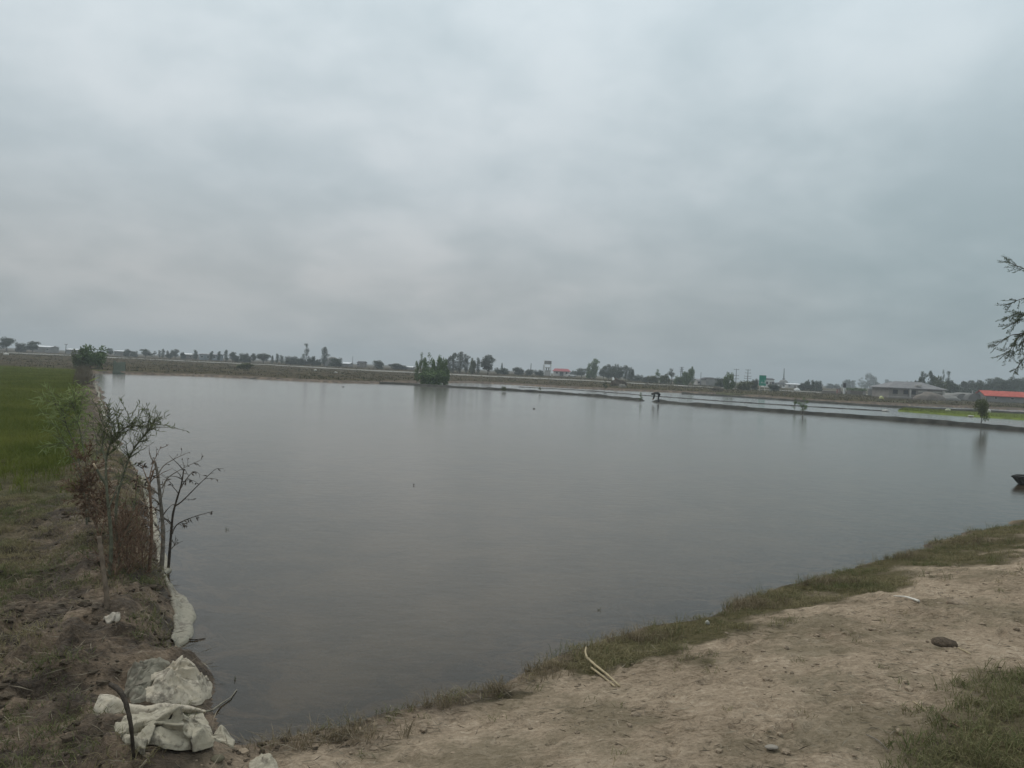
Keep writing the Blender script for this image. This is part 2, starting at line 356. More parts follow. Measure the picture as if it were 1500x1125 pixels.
# ------------------------------------------------------------------ ground sheet
def axis(lo, f0, f1, hi, step, g, cap, mid_lo, mid_hi, g2=1.09):
    a = list(np.arange(f0, f1 + 1e-6, step))
    s = step; x = a[-1]
    while x < hi:
        s = min(s * g, cap) if x < mid_hi else s * g2
        x += s; a.append(x)
    s = step; x = f0; b = []
    while x > lo:
        s = min(s * g, cap) if x > mid_lo else s * g2
        x -= s; b.append(x)
    return np.array(b[::-1] + a)
gx = axis(-1500, -3.6, 5.6, 1500, .03, 1.04, 1.0, -110, 130)
gy = axis(-30, 3.3, 9.0, 1500, .03, 1.013, .5, -6, 150)
GX, GY = np.meshgrid(gx, gy)
gz, zp, zg, zw, zpad, gsd = zones(GX, GY)
gz = gz + (0.035 * (fbm(GX * 12, GY * 12, 71, 3) - .5) + 0.03 * (fbm(GX * 5 + GY * 2, GY * 7, 73, 2) - .5)) * ss(.03, .15, gsd) * ss(15, 11, GY)
_r = np.random.default_rng(5)
for _k in range(620):                       # hoof and foot marks trodden into the path
    fx, fy = _r.uniform(-1.6, 8.5), _r.uniform(3.4, 10.5); i0, i1 = np.searchsorted(gx, [fx - .25, fx + .25]); j0, j1 = np.searchsorted(gy, [fy - .25, fy + .25])
    if zp[j0, i0] < .5 or gsd[j0, i0] < .3: continue
    th = _r.normal(.6, .5); a_, b_ = _r.uniform(.05, .12), _r.uniform(.03, .05); dx = GX[j0:j1, i0:i1] - fx; dy = GY[j0:j1, i0:i1] - fy
    q2 = ((dx * math.cos(th) + dy * math.sin(th)) / a_) ** 2 + ((-dx * math.sin(th) + dy * math.cos(th)) / b_) ** 2
    gz[j0:j1, i0:i1] += _r.uniform(.010, .026) * (-np.exp(-q2 ** 2) + .55 * np.exp(-(np.sqrt(q2) - 1.45) ** 2 / .12))
NY, NX = GX.shape
gv = np.stack([GX, GY, gz], -1).reshape(-1, 3)
dzx = np.gradient(gz, gx, axis=1); dzy = np.gradient(gz, gy, axis=0)
gn = np.stack([-dzx, -dzy, np.ones_like(gz)], -1).reshape(-1, 3); gn /= np.linalg.norm(gn, axis=1)[:, None]
ii = (np.arange(NY - 1)[:, None] * NX + np.arange(NX - 1)[None, :]).ravel()
gq = np.stack([ii, ii + 1, ii + NX + 1, ii + NX], 1)
GM = ground_material()
zone = np.stack([zp, zg, zw, np.ones_like(zp)], -1).reshape(-1, 4); padv = zpad.ravel()
face_pad = padv[ii] > .5; face_path = (zp.ravel()[ii] > .5) & (gsd.ravel()[ii] > .05) & (GY.ravel()[ii] < 60)
def ground_part(name, sel):
    q = gq[sel]; used = np.unique(q); remap = np.full(len(gv), -1, np.int64); remap[used] = np.arange(len(used))
    me = mk_mesh(name, gv[used], remap[q], None, True); me.materials.append(GM)
    a = me.attributes.new('zone', 'FLOAT_COLOR', 'POINT'); a.data.foreach_set('color', zone[used].astype(np.float32).ravel())
    a = me.attributes.new('paddy', 'FLOAT', 'POINT'); a.data.foreach_set('value', padv[used].astype(np.float32))
    me.normals_split_custom_set_from_vertices(gn[used].astype(np.float32).tolist())
    return kind(link(name, me), 'structure')
ground_part('ground', ~face_pad & ~face_path)
ground_part('paddy_field', face_pad & ~face_path)
ground_part('dirt_path', face_path)

# water sheet: pond and flooded paddies
wp = []
mw = MB(); X0, X1, Y0, Y1 = WET[:, 0].min() - 3, WET[:, 0].max() + 3, 3.0, WET[:, 1].max() + 3
wx = np.concatenate([gx[(gx > X0) & (gx < X1)][::4], [X1]]); wy = np.concatenate([[Y0], gy[(gy > Y0) & (gy < Y1)][::4], [Y1]])
WX, WY = np.meshgrid(wx, wy); nyw, nxw = WX.shape; shal = np.exp(np.minimum(sdist(WX, WY), 0) / (.55 + .06 * WY))
iw = (np.arange(nyw - 1)[:, None] * nxw + np.arange(nxw - 1)[None, :]).ravel()
wme = mk_mesh('water', np.stack([WX, WY, 0 * WX], -1).reshape(-1, 3), np.stack([iw, iw + 1, iw + nxw + 1, iw + nxw], 1), None, True)
wa = wme.attributes.new('shallow', 'FLOAT', 'POINT'); wa.data.foreach_set('value', shal.ravel().astype(np.float32)); wme.materials.append(water_material())
kind(link('water', wme), 'structure')

# road on its low bank beyond the fields
M_road = mat('pale_road', (.30, .285, .255), .9, .15, .4)
mr = MB(); xs = np.arange(-330, 330, 6.0)
rl = np.array([(x, ROAD_Y - ROAD_W / 2 + 3 * math.sin(x * .013), 0) for x in xs]); rh = rl + [0, ROAD_W, 0]
zz = np.maximum.reduce([zones(rl[:, 0], rl[:, 1] + k)[0] for k in (0, 2, 4)]) + .12
rl[:, 2] = zz; rh[:, 2] = zz; n = len(xs); sk1 = rl - [0, 1.2, .8]; sk2 = rh + [0, 1.2, -.8]
v = np.concatenate([sk1, rl, rh, sk2]); q = [(k * n + i, k * n + i + 1, (k + 1) * n + i + 1, (k + 1) * n + i) for k in range(3) for i in range(n - 1)]
mr.add(v, q); kind(mr.build('road', M_road), 'structure')

# ------------------------------------------------------------------ dikes between the paddies
M_dike = mat('wet_dike_mud', (.040, .039, .032), .8, .45, 1.2, .03)
M_dike2 = mat('grassy_dike', (.075, .075, .042), .9, .4, .6, .03)
def dike(px, hgt, wid, m, gap=None, z0=-.15, seed=0):
    pts = np.array([[P(a, b).x, P(a, b).y] for a, b in px]); L = np.concatenate([[0], np.cumsum(np.linalg.norm(np.diff(pts, axis=0), axis=1))])
    s = np.arange(0, L[-1], .35); x = np.interp(s, L, pts[:, 0]); y = np.interp(s, L, pts[:, 1])
    tx = np.gradient(x); ty = np.gradient(y); ln = np.hypot(tx, ty); nx, ny = -ty / ln, tx / ln
    off = (fbm(s * .25, s * 0 + seed, 5, 3) - .5) * wid * .9; x = x + nx * off; y = y + ny * off
    h = hgt * (.62 + .75 * fbm(s * .5, s * 0, 9 + seed, 4)); ww = wid * (.7 + .6 * fbm(s * .4, s * 0, 15 + seed, 3))
    if gap is not None:
        g = P(*gap); dd = np.hypot(x - g.x, y - g.y); h = h * ss(.5, 1.4, dd) - .1 * (1 - ss(.5, 1.4, dd))
    prof = [(-1.0, None), (-.62, .3), (-.42, .85), (-.12, 1.05), (.2, .98), (.46, .8), (.66, .25), (1.0, None)]
    rows = []
    for u, k in prof:
        zz = np.full_like(s, z0) if k is None else h * k + (fbm(s * 1.7, s * 0 + u * 7, 25 + seed, 3) - .5) * .09
        rows.append(np.stack([x + nx * u * ww, y + ny * u * ww, zz], 1))
    n = len(s); v = np.concatenate(rows); K = len(prof)
    q = [(k * n + i, k * n + i + 1, (k + 1) * n + i + 1, (k + 1) * n + i) for k in range(K - 1) for i in range(n - 1)]
    mb = MB(); mb.add(v, np.array(q)[:, ::-1]); return kind(mb.build('earth_dike', m, None, True), 'structure')
dike([(555, 561.8), (600, 563.5), (640, 566.3), (740, 571.8), (850, 579), (960, 588.8), (1060, 597.5), (1175, 606), (1300, 615), (1400, 623), (1500, 631.5), (1700, 649), (1900, 668)], .25, .6, M_dike, gap=(951, 588))
dike([(760, 567), (850, 571.8), (960, 580.5), (1060, 588), (1180, 595.5), (1300, 602.5)], .07, .42, M_dike, seed=3)
dike([(1000, 577), (1100, 583), (1200, 590), (1310, 597), (1500, 606), (1900, 630)], .22, .8, M_dike, seed=5)
dike([(1050, 577.6), (1200, 586), (1320, 591), (1500, 599.5), (1900, 618)], .32, .8, M_dike2, seed=7)

dike([(126, 545.6), (200, 548), (300, 551.2), (400, 556), (500, 560.6), (545, 561.4)], .16, .7, M_dike, seed=11)
# bright seedling bed
M_bed = mat('seedling_green', (.105, .135, .020), .9, .3, 1.0)
def strip(name, lo, hi, z, m):
    a = np.array([list(P(*p)) for p in lo]); b = np.array([list(P(*p)) for p in hi]); k = len(a)
    t = np.linspace(0, k - 1, 160); A = np.stack([np.interp(t, range(k), a[:, i]) for i in range(3)], 1); B = np.stack([np.interp(t, range(k), b[:, i]) for i in range(3)], 1)
    rows = []
    for u, zz in ((0, -.15), (.04, z * .8), (.3, z), (.7, z), (.96, z * .8), (1, -.15)):
        r = A * (1 - u) + B * u; r[:, 2] = zz + (fbm(r[:, 0] * .7, r[:, 1] * .7, 5, 3) - .5) * .08; rows.append(r)
    n = 160; mb = MB(); mb.add(np.concatenate(rows), [(q * n + i, q * n + i + 1, (q + 1) * n + i + 1, (q + 1) * n + i) for q in range(5) for i in range(n - 1)])
    return mb.build(name, m, None, True), A, B
bed, bA, bB = strip('seedling_bed', [(1315, 602.5), (1400, 609), (1500, 615.5), (1900, 641)], [(1325, 599.2), (1400, 603), (1500, 608), (1900, 629)], .14, M_bed)
kind(bed, 'structure')
tt = rng.uniform(0, 158, 9000); uu = rng.uniform(.04, .96, 9000); i0 = tt.astype(int)
bp = bA[i0] * (1 - uu)[:, None] + bB[i0] * uu[:, None]; bp[:, 2] = .08
mg = MB(); mg.blades(bp, rng.uniform(.12, .24, 9000), .03, .3, rng.uniform(0, 1, 9000))
kind(mg.build('rice_seedlings', mat('seedling_blade', (.095, .118, .022), .8, .3, 2, 0, (.16, .175, .045), attr=True)), 'stuff', 'bright yellow green rice seedlings on the raised bed')

# ------------------------------------------------------------------ grass
M_grass = mat('bank_grass', (.085, .105, .036), .75, .3, 3, 0, (.250, .210, .115), attr=True, trans=.2)
M_rice = mat('rice_blade', (.098, .122, .020), .75, .3, 2, 0, (.18, .19, .040), attr=True, trans=.2)
M_dry = mat('dry_grass', (.115, .105, .052), .85, .3, 3, 0, (.21, .175, .105), attr=True, trans=.15)
def scatter(n, x0, x1, y0, y1, wfun):
    x = rng.uniform(x0, x1, n); y = rng.uniform(y0, y1, n); zc_ = zones(x, y); k = rng.uniform(0, 1, n) < wfun(x, y, zc_)
    return np.stack([x, y, zc_[0]], 1)[k], [c[k] for c in zc_]
def tufts(mb, base, per, spread, hgt, wid, lean, dry):
    n = len(base); p = np.repeat(base, per, 0); p[:, :2] += rng.normal(0, spread, (n * per, 2)); p[:, 2] -= .006
    hh = np.repeat(rng.uniform(.6, 1.4, n), per) * hgt * rng.uniform(.6, 1.2, n * per)
    mb.blades(p, hh, wid, lean, np.clip(np.repeat(dry, per) + rng.normal(0, .16, n * per), 0, 1))
def dryness(p, s=91): return np.clip(fbm(p[:, 0] * 1.3, p[:, 1] * 1.3, s, 3) * 2.4 - .75, 0, 1)
# fringe between path and pond
b_, z_ = scatter(34000, -1.6, 9.5, 3.4, 16, lambda x, y, z: np.clip(z[2] + .012, 0, 1) * (z[5] > .02) * (x > -1.6) * (.12 + .88 * (fbm(x * 2.3, y * 2.3, 61, 3) > .46)) * np.clip(7.5 / y, .5, 1))
mb = MB(); tufts(mb, b_, 10, .030, .058, .0045, 1.2, np.clip(.28 + 1.0 * dryness(b_), 0, 1))
kind(mb.build('bank_grass', M_grass), 'stuff', 'short green and straw coloured grass on the near bank')
# upright dry weeds on the very edge of the water
b_, z_ = scatter(9000, -2.2, 9, 3.3, 15, lambda x, y, z: (z[5] > 0) * (z[5] < .30) * (fbm(x * 1.6, y * 1.6, 66, 3) > .50) * .6)
mb = MB(); tufts(mb, b_, 6, .03, .10, .004, .55, np.clip(.55 + .45 * dryness(b_), 0, 1))
kind(mb.build('shore_weeds', M_dry), 'stuff', 'dry brownish weeds standing along the near waterline')
# scattered taller weeds among the bank grass
b_, z_ = scatter(5000, -1.4, 9.5, 3.4, 16, lambda x, y, z: z[2] * (z[5] > .05) * (fbm(x * 3.1, y * 3.1, 64, 3) > .56) * np.clip(7 / y, .3, 1))
mb = MB(); tufts(mb, b_, 7, .03, .13, .0042, .75, np.clip(rng.normal(.45, .3, len(b_)), 0, 1))
kind(mb.build('bank_weeds', M_grass), 'stuff', 'taller green and straw coloured weeds among the short bank grass')
# clumps of dead grass leaning over the shore
mb = MB()
for cpx, cpy, nn, sp_ in [(1100, 884, 60, .22), (1085, 890, 40, .15), (935, 938, 45, .16), (800, 985, 40, .14), (1212, 855, 50, .2), (1330, 818, 40, .2), (720, 1012, 20, .1), (640, 1034, 20, .1), (520, 1078, 22, .12), (460, 1088, 26, .12), (1420, 795, 40, .25)]:
    q = G(cpx, cpy); b_ = np.array([q.x, q.y, 0]) + np.stack([rng.normal(0, sp_, nn), rng.normal(0, sp_ * .6, nn), np.zeros(nn)], 1); zz = zones(b_[:, 0], b_[:, 1]); b_[:, 2] = zz[0]; b_ = b_[zz[5] > .02]
    tufts(mb, b_, 9, .022, .11, .0042, .9, np.clip(rng.normal(.5, .25, len(b_)), 0, 1))
kind(mb.build('dead_grass_clumps', mat('dead_grass', (.13, .105, .062), .85, .3, 3, 0, (.27, .215, .14), attr=True, trans=.15)), 'stuff', 'clumps of dead brown grass on the near bank')
# thick grass at the path's other edge
b_, z_ = scatter(34000, 1.4, 13, -1, 9.5, lambda x, y, z: ss(.1, .7, z[2]) * (sdist(x, y, CORNER) < .3) * (fbm(x * 3, y * 3, 67, 3) > .32))
mb = MB(); tufts(mb, b_, 10, .03, .085, .0048, 1.0, dryness(b_, 95) * .55)
kind(mb.build('verge_grass', M_grass), 'stuff', 'thick dark green grass on the far side of the path')
# sparse grass and weeds on the muddy left bank
b_, z_ = scatter(60000, -11, -1.9, 3.7, 17, lambda x, y, z: (z[5] > .12) * np.clip(.48 + z[2] * .95, 0, 1) * (1 - z[4] * .6) * (fbm(x * 1.9, y * 1.9, 69, 3) > .44 - .10 * ss(6, 9, y)))
mb = MB(); tufts(mb, b_, 7, .045, .065, .005, 1.1, np.clip(.2 + dryness(b_, 97), 0, 1))
kind(mb.build('field_edge_grass', M_grass), 'stuff', 'sparse muddy grass between the willow cuttings and the rice')
# dead straw lying on the mud
b_, z_ = scatter(16000, -6, 3, 3.6, 11, lambda x, y, z: (z[5] > -.02) * (z[5] < 1.6) * (z[3] > .15) * (x < .5) * .8)
mb = MB(); n = len(b_); th = rng.uniform(0, 6.28, n); d = np.stack([np.cos(th), np.sin(th), rng.uniform(-.05, .35, n)], 1); b_[:, 2] += .010
mb.leaves(b_, d, rng.uniform(.05, .20, n), .0055, rng.uniform(0, 1, n))
kind(mb.build('dead_straw', mat('straw', (.10, .085, .06), .9, .3, 4, 0, (.26, .22, .16), attr=True)), 'stuff', 'dead straw and rootlets strewn over the muddy bank')
# rice
ny_ = 60000; yy = 11.5 + 78 * rng.uniform(0, 1, ny_) ** 1.9; xx = rng.uniform(-.78, -.40, ny_) * yy - 0.2
zc_ = zones(xx, yy); k = (zc_[4] > .3) & (rng.uniform(0, 1, ny_) < np.clip(zc_[4], 0, 1) * .8); b_ = np.stack([xx, yy, zc_[0]], 1)[k]
mb = MB(); sc = np.clip(b_[:, 1] / 18, 1, 3)
per = 4; p = np.repeat(b_, per, 0); p[:, :2] += rng.normal(0, .05, p[:, :2].shape) * np.repeat(sc, per)[:, None]
mb.blades(p, rng.uniform(.13, .24, len(p)), .011 * np.repeat(sc, per), .45, np.clip(np.repeat(fbm(b_[:, 0] * .4, b_[:, 1] * .4, 77, 3), per) * 1.6 - .4 + rng.normal(0, .2, len(p)), 0, 1))
kind(mb.build('rice_plants', M_rice), 'stuff', 'dense young green rice filling the field')
# rough grass over the far banks
yf = rng.uniform(92, 250, 26000); xf = rng.uniform(-.68, .70, 26000) * yf; zc_ = zones(xf, yf)
k = (zc_[5] > .6) & (rng.uniform(0, 1, 26000) < .10 + zc_[2]) & (np.abs(yf - ROAD_Y - 3 * np.sin(xf * .013)) > 4); b_ = np.stack([xf, yf, zc_[0]], 1)[k]
mb = MB(); p = np.repeat(b_, 4, 0); p[:, :2] += rng.normal(0, .25, p[:, :2].shape)
mb.blades(p, rng.uniform(.08, .30, len(p)), .09, .8, np.clip(np.repeat(dryness(b_ * [.1, .1, 1], 99), 4) + rng.normal(0, .2, len(p)), 0, 1))
kind(mb.build('far_bank_grass', mat('far_grass', (.055, .058, .034), .9, .3, 1, 0, (.105, .092, .064), attr=True)), 'stuff', 'rough grass and weeds over the banks beyond the pond')

# torn clods and turf lumps on the muddy bank
M_mudclod = mat('mud_clod', (.088, .068, .048), .9, .45, 14, .03)
b_, z_ = scatter(9000, -6.5, -.9, 3.5, 11.5, lambda x, y, z: (z[5] > .0) * (z[3] > .25) * (.15 + .85 * (fbm(x * 2.1, y * 2.1, 85, 3) > .5)) * np.clip(6 / y, .3, 1))
mb = MB()
for i, p in enumerate(b_[:2600]):
    if (p[0] - DIP[0]) ** 2 + (p[1] - DIP[1]) ** 2 < .2: continue
    r = min(.007 + rng.exponential(.008), .035 if p[0] < -1.7 else .02); blob(mb, p + [0, 0, r * .15], (r * rng.uniform(.8, 1.9), r * rng.uniform(.8, 1.6), r * .7), i % 60, 1, .6, rng.uniform(0, 1))
kind(mb.build('mud_clods', M_mudclod), 'stuff', 'torn dark clods of mud along the bund and water edge')
# clods, crumbs and straw on the path
M_clod = mat('clod', (.27, .212, .152), .95, .35, 9, .02)
b_, z_ = scatter(5200, -2.5, 8, 3.3, 12, lambda x, y, z: (z[5] > .1) * (.25 + .75 * (fbm(x * 1.5, y * 1.5, 81, 3) > .5)) * np.clip(5 / y, .3, 1) * (z[2] < .7))
mb = MB(); base = MB()
for i, p in enumerate(b_[:900]):
    r = min(.004 + rng.exponential(.0052), .026); blob(mb, p + [0, 0, r * .05], (r * rng.uniform(.8, 1.7), r * rng.uniform(.8, 1.5), r * .75), i % 50, 1, .35)
kind(mb.build('soil_crumbs', M_clod), 'stuff', 'small clods and crumbs of dry soil on the path')
b_, z_ = scatter(16000, -1.6, 8, 3.3, 12, lambda x, y, z: (z[1] > .3) * np.clip(5 / y, .2, 1) * (.15 + .85 * (fbm(x * 2.2, y * 2.2, 83, 3) > .52)))
mb = MB(); n = len(b_); th = rng.normal(-.35, .9, n); d = np.stack([np.cos(th), np.sin(th), rng.uniform(-.02, .12, n)], 1); b_[:, 2] += .008
mb.leaves(b_, d, rng.uniform(.02, .13, n), .006, rng.uniform(0, 1, n) ** 1.2)
kind(mb.build('path_straw', mat('path_straw', (.07, .055, .04), .9, .3, 4, 0, (.34, .29, .21), attr=True)), 'stuff', 'bits of straw and rootlets trodden into the path')

# ------------------------------------------------------------------ crumpled cloth (simple position based cloth settling on the ground)
def settle(corners, nu, nv, slack, mound, steps=90, seed=1, lift=.05, pins=()):
    """corners: four ground points (a,b,c,d) round the sheet; mound(x,y): height of what lies beneath"""
    r2 = np.random.default_rng(seed); a, b, c, d = [np.array(q[:]) for q in corners]
    u = np.linspace(0, 1, nu)[None, :, None]; v = np.linspace(0, 1, nv)[:, None, None]
    p = (a * (1 - u) + b * u) * (1 - v) + (d * (1 - u) + c * u) * v
    rest0 = p.copy(); hx = lambda q: zones(q[..., 0], q[..., 1])[0].clip(0, None) + mound(q[..., 0], q[..., 1])
    base = hx(p)
    ex = r2.uniform(-1, 1, 2) * 5
    p[..., 2] = base + lift + .05 * (fbm(u[..., 0] * 5 + v[..., 0] * 3 + ex[0], v[..., 0] * 6 - u[..., 0] * 2 + ex[1], seed, 4))
    edges = []
    idx = np.arange(nu * nv).reshape(nv, nu)
    for dv, du, st in ((0, 1, 1), (1, 0, 1), (1, 1, .8), (1, -1, .8), (0, 2, .35), (2, 0, .35), (0, 4, .12), (4, 0, .12)):
        if du >= 0: A = idx[:nv - dv, :nu - du]; B = idx[dv:, du:]
        else: A = idx[:nv - dv, -du:]; B = idx[dv:, :nu + du]
        edges.append((A.ravel(), B.ravel(), st))
    q = p.reshape(-1, 3); r0 = rest0.reshape(-1, 3)
    sl = slack * (1 + .35 * (fbm(u[..., 0] * 3 + seed, v[..., 0] * 3, seed + 5, 3) - .5)) ; sl = sl.ravel()
    rests = [np.linalg.norm(r0[A] - r0[B], axis=1) * (1 + (sl[A] + sl[B]) / 2) for A, B, _ in edges]
    E = [(A, B, st, L) for (A, B, st), L in zip(edges, rests)]
    vel = np.zeros_like(q); hit = None
    for it in range(steps):
        vel *= .90; vel[:, 2] -= .004; prev = q.copy(); q = q + vel
        for k in range(5):
            for A, B, st, L in E:
                dlt = q[B] - q[A]; ln = np.linalg.norm(dlt, axis=1) + 1e-9
                cor = (dlt * ((ln - L) / ln * .5 * st * .42)[:, None])
                for ax in range(3):
                    q[:, ax] += np.bincount(A, cor[:, ax], len(q)) - np.bincount(B, cor[:, ax], len(q))
            q[:, :2] += (r0[:, :2] - q[:, :2]) * .05
            if it % 6 == 0 and k == 0: hit = hx(q.reshape(nv, nu, 3)).ravel() + .008
            low = q[:, 2] < hit
            q[low, 2] = hit[low]
        vel = q - prev; vel[low, :2] *= .3
    return q.reshape(nv, nu, 3)
def sheet(mb, g, a=.5):
    nv, nu, _ = g.shape; i = (np.arange(nv - 1)[:, None] * nu + np.arange(nu - 1)).ravel()
    mb.add(g.reshape(-1, 3), np.stack([i, i + 1, i + nu + 1, i + nu], 1), None, a)
def thicken(o, t=.004, sub=0):
    md = o.modifiers.new('thickness', 'SOLIDIFY'); md.thickness = t; md.offset = 1
    if sub: s_ = o.modifiers.new('smooth', 'SUBSURF'); s_.levels = sub; s_.render_levels = sub
def sack_mat(name, c1, c2, dirt):
    m = bpy.data.materials.new(name); m.use_nodes = True; t = NT(m.node_tree); b = t.n['Principled BSDF']; co = t.new('ShaderNodeTexCoord').outputs['Object']
    f = t.noise(co, 7, 6, .65); g = t.noise(co, 30, 4, .6)
    c = t.mix(t.rng(f, .35, .65), c1, c2); st = t.rng(t.math('ADD', t.math('MULTIPLY', f, .6), t.math('MULTIPLY', g, .4)), .50 - dirt, .64 - dirt * .5)
    c = t.mix(t.math('MULTIPLY', st, .75), c, (.085, .068, .048)); t.put(b.inputs['Base Color'], c); b.inputs['Roughness'].default_value = .72; b.inputs['Specular IOR Level'].default_value = .3
    wv = t.new('ShaderNodeTexWave'); wv.inputs['Scale'].default_value = 130; wv.inputs['Distortion'].default_value = 2; t.l.new(co, wv.inputs[0])
    bn = t.new('ShaderNodeBump'); bn.inputs['Distance'].default_value = .006; t.put(bn.inputs['Height'], t.math('ADD', t.math('MULTIPLY', t.noise(co, 22, 5, .6, 1.2), 1.0), t.math('MULTIPLY', wv.outputs['Fac'], .05))); t.l.new(bn.outputs[0], b.inputs['Normal']); return m
S_pale = sack_mat('pale_woven_sack', (.37, .315, .23), (.49, .43, .335), .01)
S_grey = sack_mat('muddy_woven_sack', (.17, .155, .115), (.25, .23, .175), .06)
S_mid = sack_mat('dull_woven_sack', (.29, .255, .185), (.40, .36, .275), .025)
def gauss(px, py, r, h):
    c = P(px, py, .12); return lambda x, y: h * np.exp(-((x - c.x) ** 2 + (y - c.y) ** 2) / (r * r))
def sumf(*f): return lambda x, y: sum(g(x, y) for g in f)
def under(o, mb, name, m, sub=1, th=.004):
    me = mb.mesh(name, True); me.transform(Matrix.Translation(-Vector(o.location))); me.materials.append(m); c = link(name, me, o); thicken(c, th, sub); return c
def crumple(outline, centre, zp, heap, folds, seed, nr=56, na=150, wave=1.0, ang=0.0, aniso=1.0, ncr=18):
    """sheet over a traced ground outline: heaped, with long sharp creases"""
    r2 = np.random.default_rng(seed); c = G(*centre); og = [G(a_, b_) for a_, b_ in outline]; out = np.array([[q.x, q.y] for q in og])
    seg = np.linalg.norm(np.roll(out, -1, 0) - out, axis=1); L = np.concatenate([[0], np.cumsum(seg)]); t = np.arange(na) / na * L[-1]
    ox = np.interp(t, L, np.append(out[:, 0], out[0, 0])); oy = np.interp(t, L, np.append(out[:, 1], out[0, 1]))
    for _ in range(2): ox = (np.roll(ox, 1) + 2 * ox + np.roll(ox, -1)) / 4; oy = (np.roll(oy, 1) + 2 * oy + np.roll(oy, -1)) / 4
    jit = 1 + .10 * (fbm(np.cos(t / L[-1] * 6.283) * 4 + 9, np.sin(t / L[-1] * 6.283) * 4 + 9, seed + 40, 3) - .5); ox = c.x + (ox - c.x) * jit; oy = c.y + (oy - c.y) * jit
    r = np.linspace(.02, 1, nr)[:, None]; X_ = c.x + r * (ox - c.x); Y_ = c.y + r * (oy - c.y); ext = max(np.ptp(ox), np.ptp(oy))
    F = np.zeros_like(X_); DX = np.zeros_like(X_); DY = np.zeros_like(X_)
    for k in range(ncr):
        th = ang + r2.normal(0, .6) + (math.pi / 2 if r2.uniform() < .22 else 0); px_ = c.x + r2.uniform(-.5, .5) * np.ptp(ox); py_ = c.y + r2.uniform(-.5, .5) * np.ptp(oy)
        dx, dy = math.cos(th), math.sin(th); s_ = (X_ - px_) * dx + (Y_ - py_) * dy; d_ = -(X_ - px_) * dy + (Y_ - py_) * dx + r2.normal(0, 1.2) * s_ ** 2 + .02 * (fbm(X_ * 9, Y_ * 9, seed + k, 2) - .5)
        ln = ext * r2.uniform(.14, .4); wd = ext * r2.uniform(.010, .050) / wave; am_ = r2.uniform(.35, 1.0) * (1 if r2.uniform() < .75 else -.6)
        wdn = np.where(d_ > 0, wd, wd * r2.uniform(.35, .8)); win = np.exp(-(s_ / ln) ** 4)
        pk = np.exp(-np.abs(d_) / wdn); F += am_ * pk * win; lean = r2.normal(0, .9) * wd; DX += -dy * lean * pk * win; DY += dx * lean * pk * win
    f = F + .10 * (fbm(X_ * 38, Y_ * 38, seed + 3, 3) - .5)
    hz_ = sum(h * np.exp(-((X_ - G(a_, b_).x) ** 2 + (Y_ - G(a_, b_).y) ** 2) / rr ** 2) for a_, b_, rr, h in heap)
    gnd = zones(X_, Y_)[0].clip(0, None); edge = 1 - r ** 5
    Z_ = np.maximum(gnd + .014 + hz_ * (1 - r ** 3) + folds * f * (.22 + .78 * edge), gnd + .012) - .02 * (r > .985)
    g_ = np.stack([X_ + DX, Y_ + DY, Z_], -1); return np.concatenate([g_, g_[:, :1]], 1)
def sack(label, outline, centre, zp, heap, folds, seed, m, **kw):
    o = thing('woven_sack', label, 'sack', P(*centre, .03)); mb = MB(); sheet(mb, crumple(outline, centre, zp, heap, folds, seed, **kw)); under(o, mb, 'cloth', m, 0, .005); return o
lo_ = sack('flat dirty beige woven sack spread lowest at the pond corner, pinned by the hooked stick',
     [(176, 1065), (197, 1058), (230, 1050), (270, 1044), (297, 1044), (306, 1060), (309, 1084), (305, 1092), (285, 1098), (256, 1102), (232, 1099), (213, 1096), (201, 1109), (187, 1107), (180, 1088)], (245, 1076), .05,
     [(235, 1072, .2, .035), (190, 1080, .08, .02)], .05, 3, S_mid, ang=.55, ncr=34, nr=80, na=220)
mb = MB(); sheet(mb, crumple([(298, 1090), (318, 1076), (333, 1074), (344, 1088), (341, 1098), (322, 1088), (306, 1097)], (320, 1086), .05, [(328, 1082, .06, .06)], .03, 9, nr=20, na=60, ncr=8)); under(lo_, mb, 'twisted_corner', S_mid, 0, .005)
sack('grey muddy woven sack lying under the crumpled pale one by the bund',
     [(181, 1022), (184, 1002), (188, 986), (204, 976), (225, 969), (247, 972), (258, 985), (250, 1005), (239, 1018), (213, 1028), (194, 1030)], (218, 1000), .08, [(216, 1002, .16, .06)], .04, 11, S_grey, ang=.9, ncr=26, nr=70, na=180)
sack('crumpled pale cream woven sack heaped on top at the pond corner',
     [(211, 1000), (228, 988), (246, 980), (272, 974), (288, 984), (296, 997), (311, 1006), (310, 1020), (294, 1032), (273, 1039), (240, 1037), (214, 1028), (203, 1014)], (256, 1010), .10,
     [(232, 1010, .13, .08), (272, 992, .08, .10), (292, 1016, .10, .06), (255, 1026, .2, .04)], .042, 21, S_pale, nr=100, na=260, ang=.35, ncr=44)
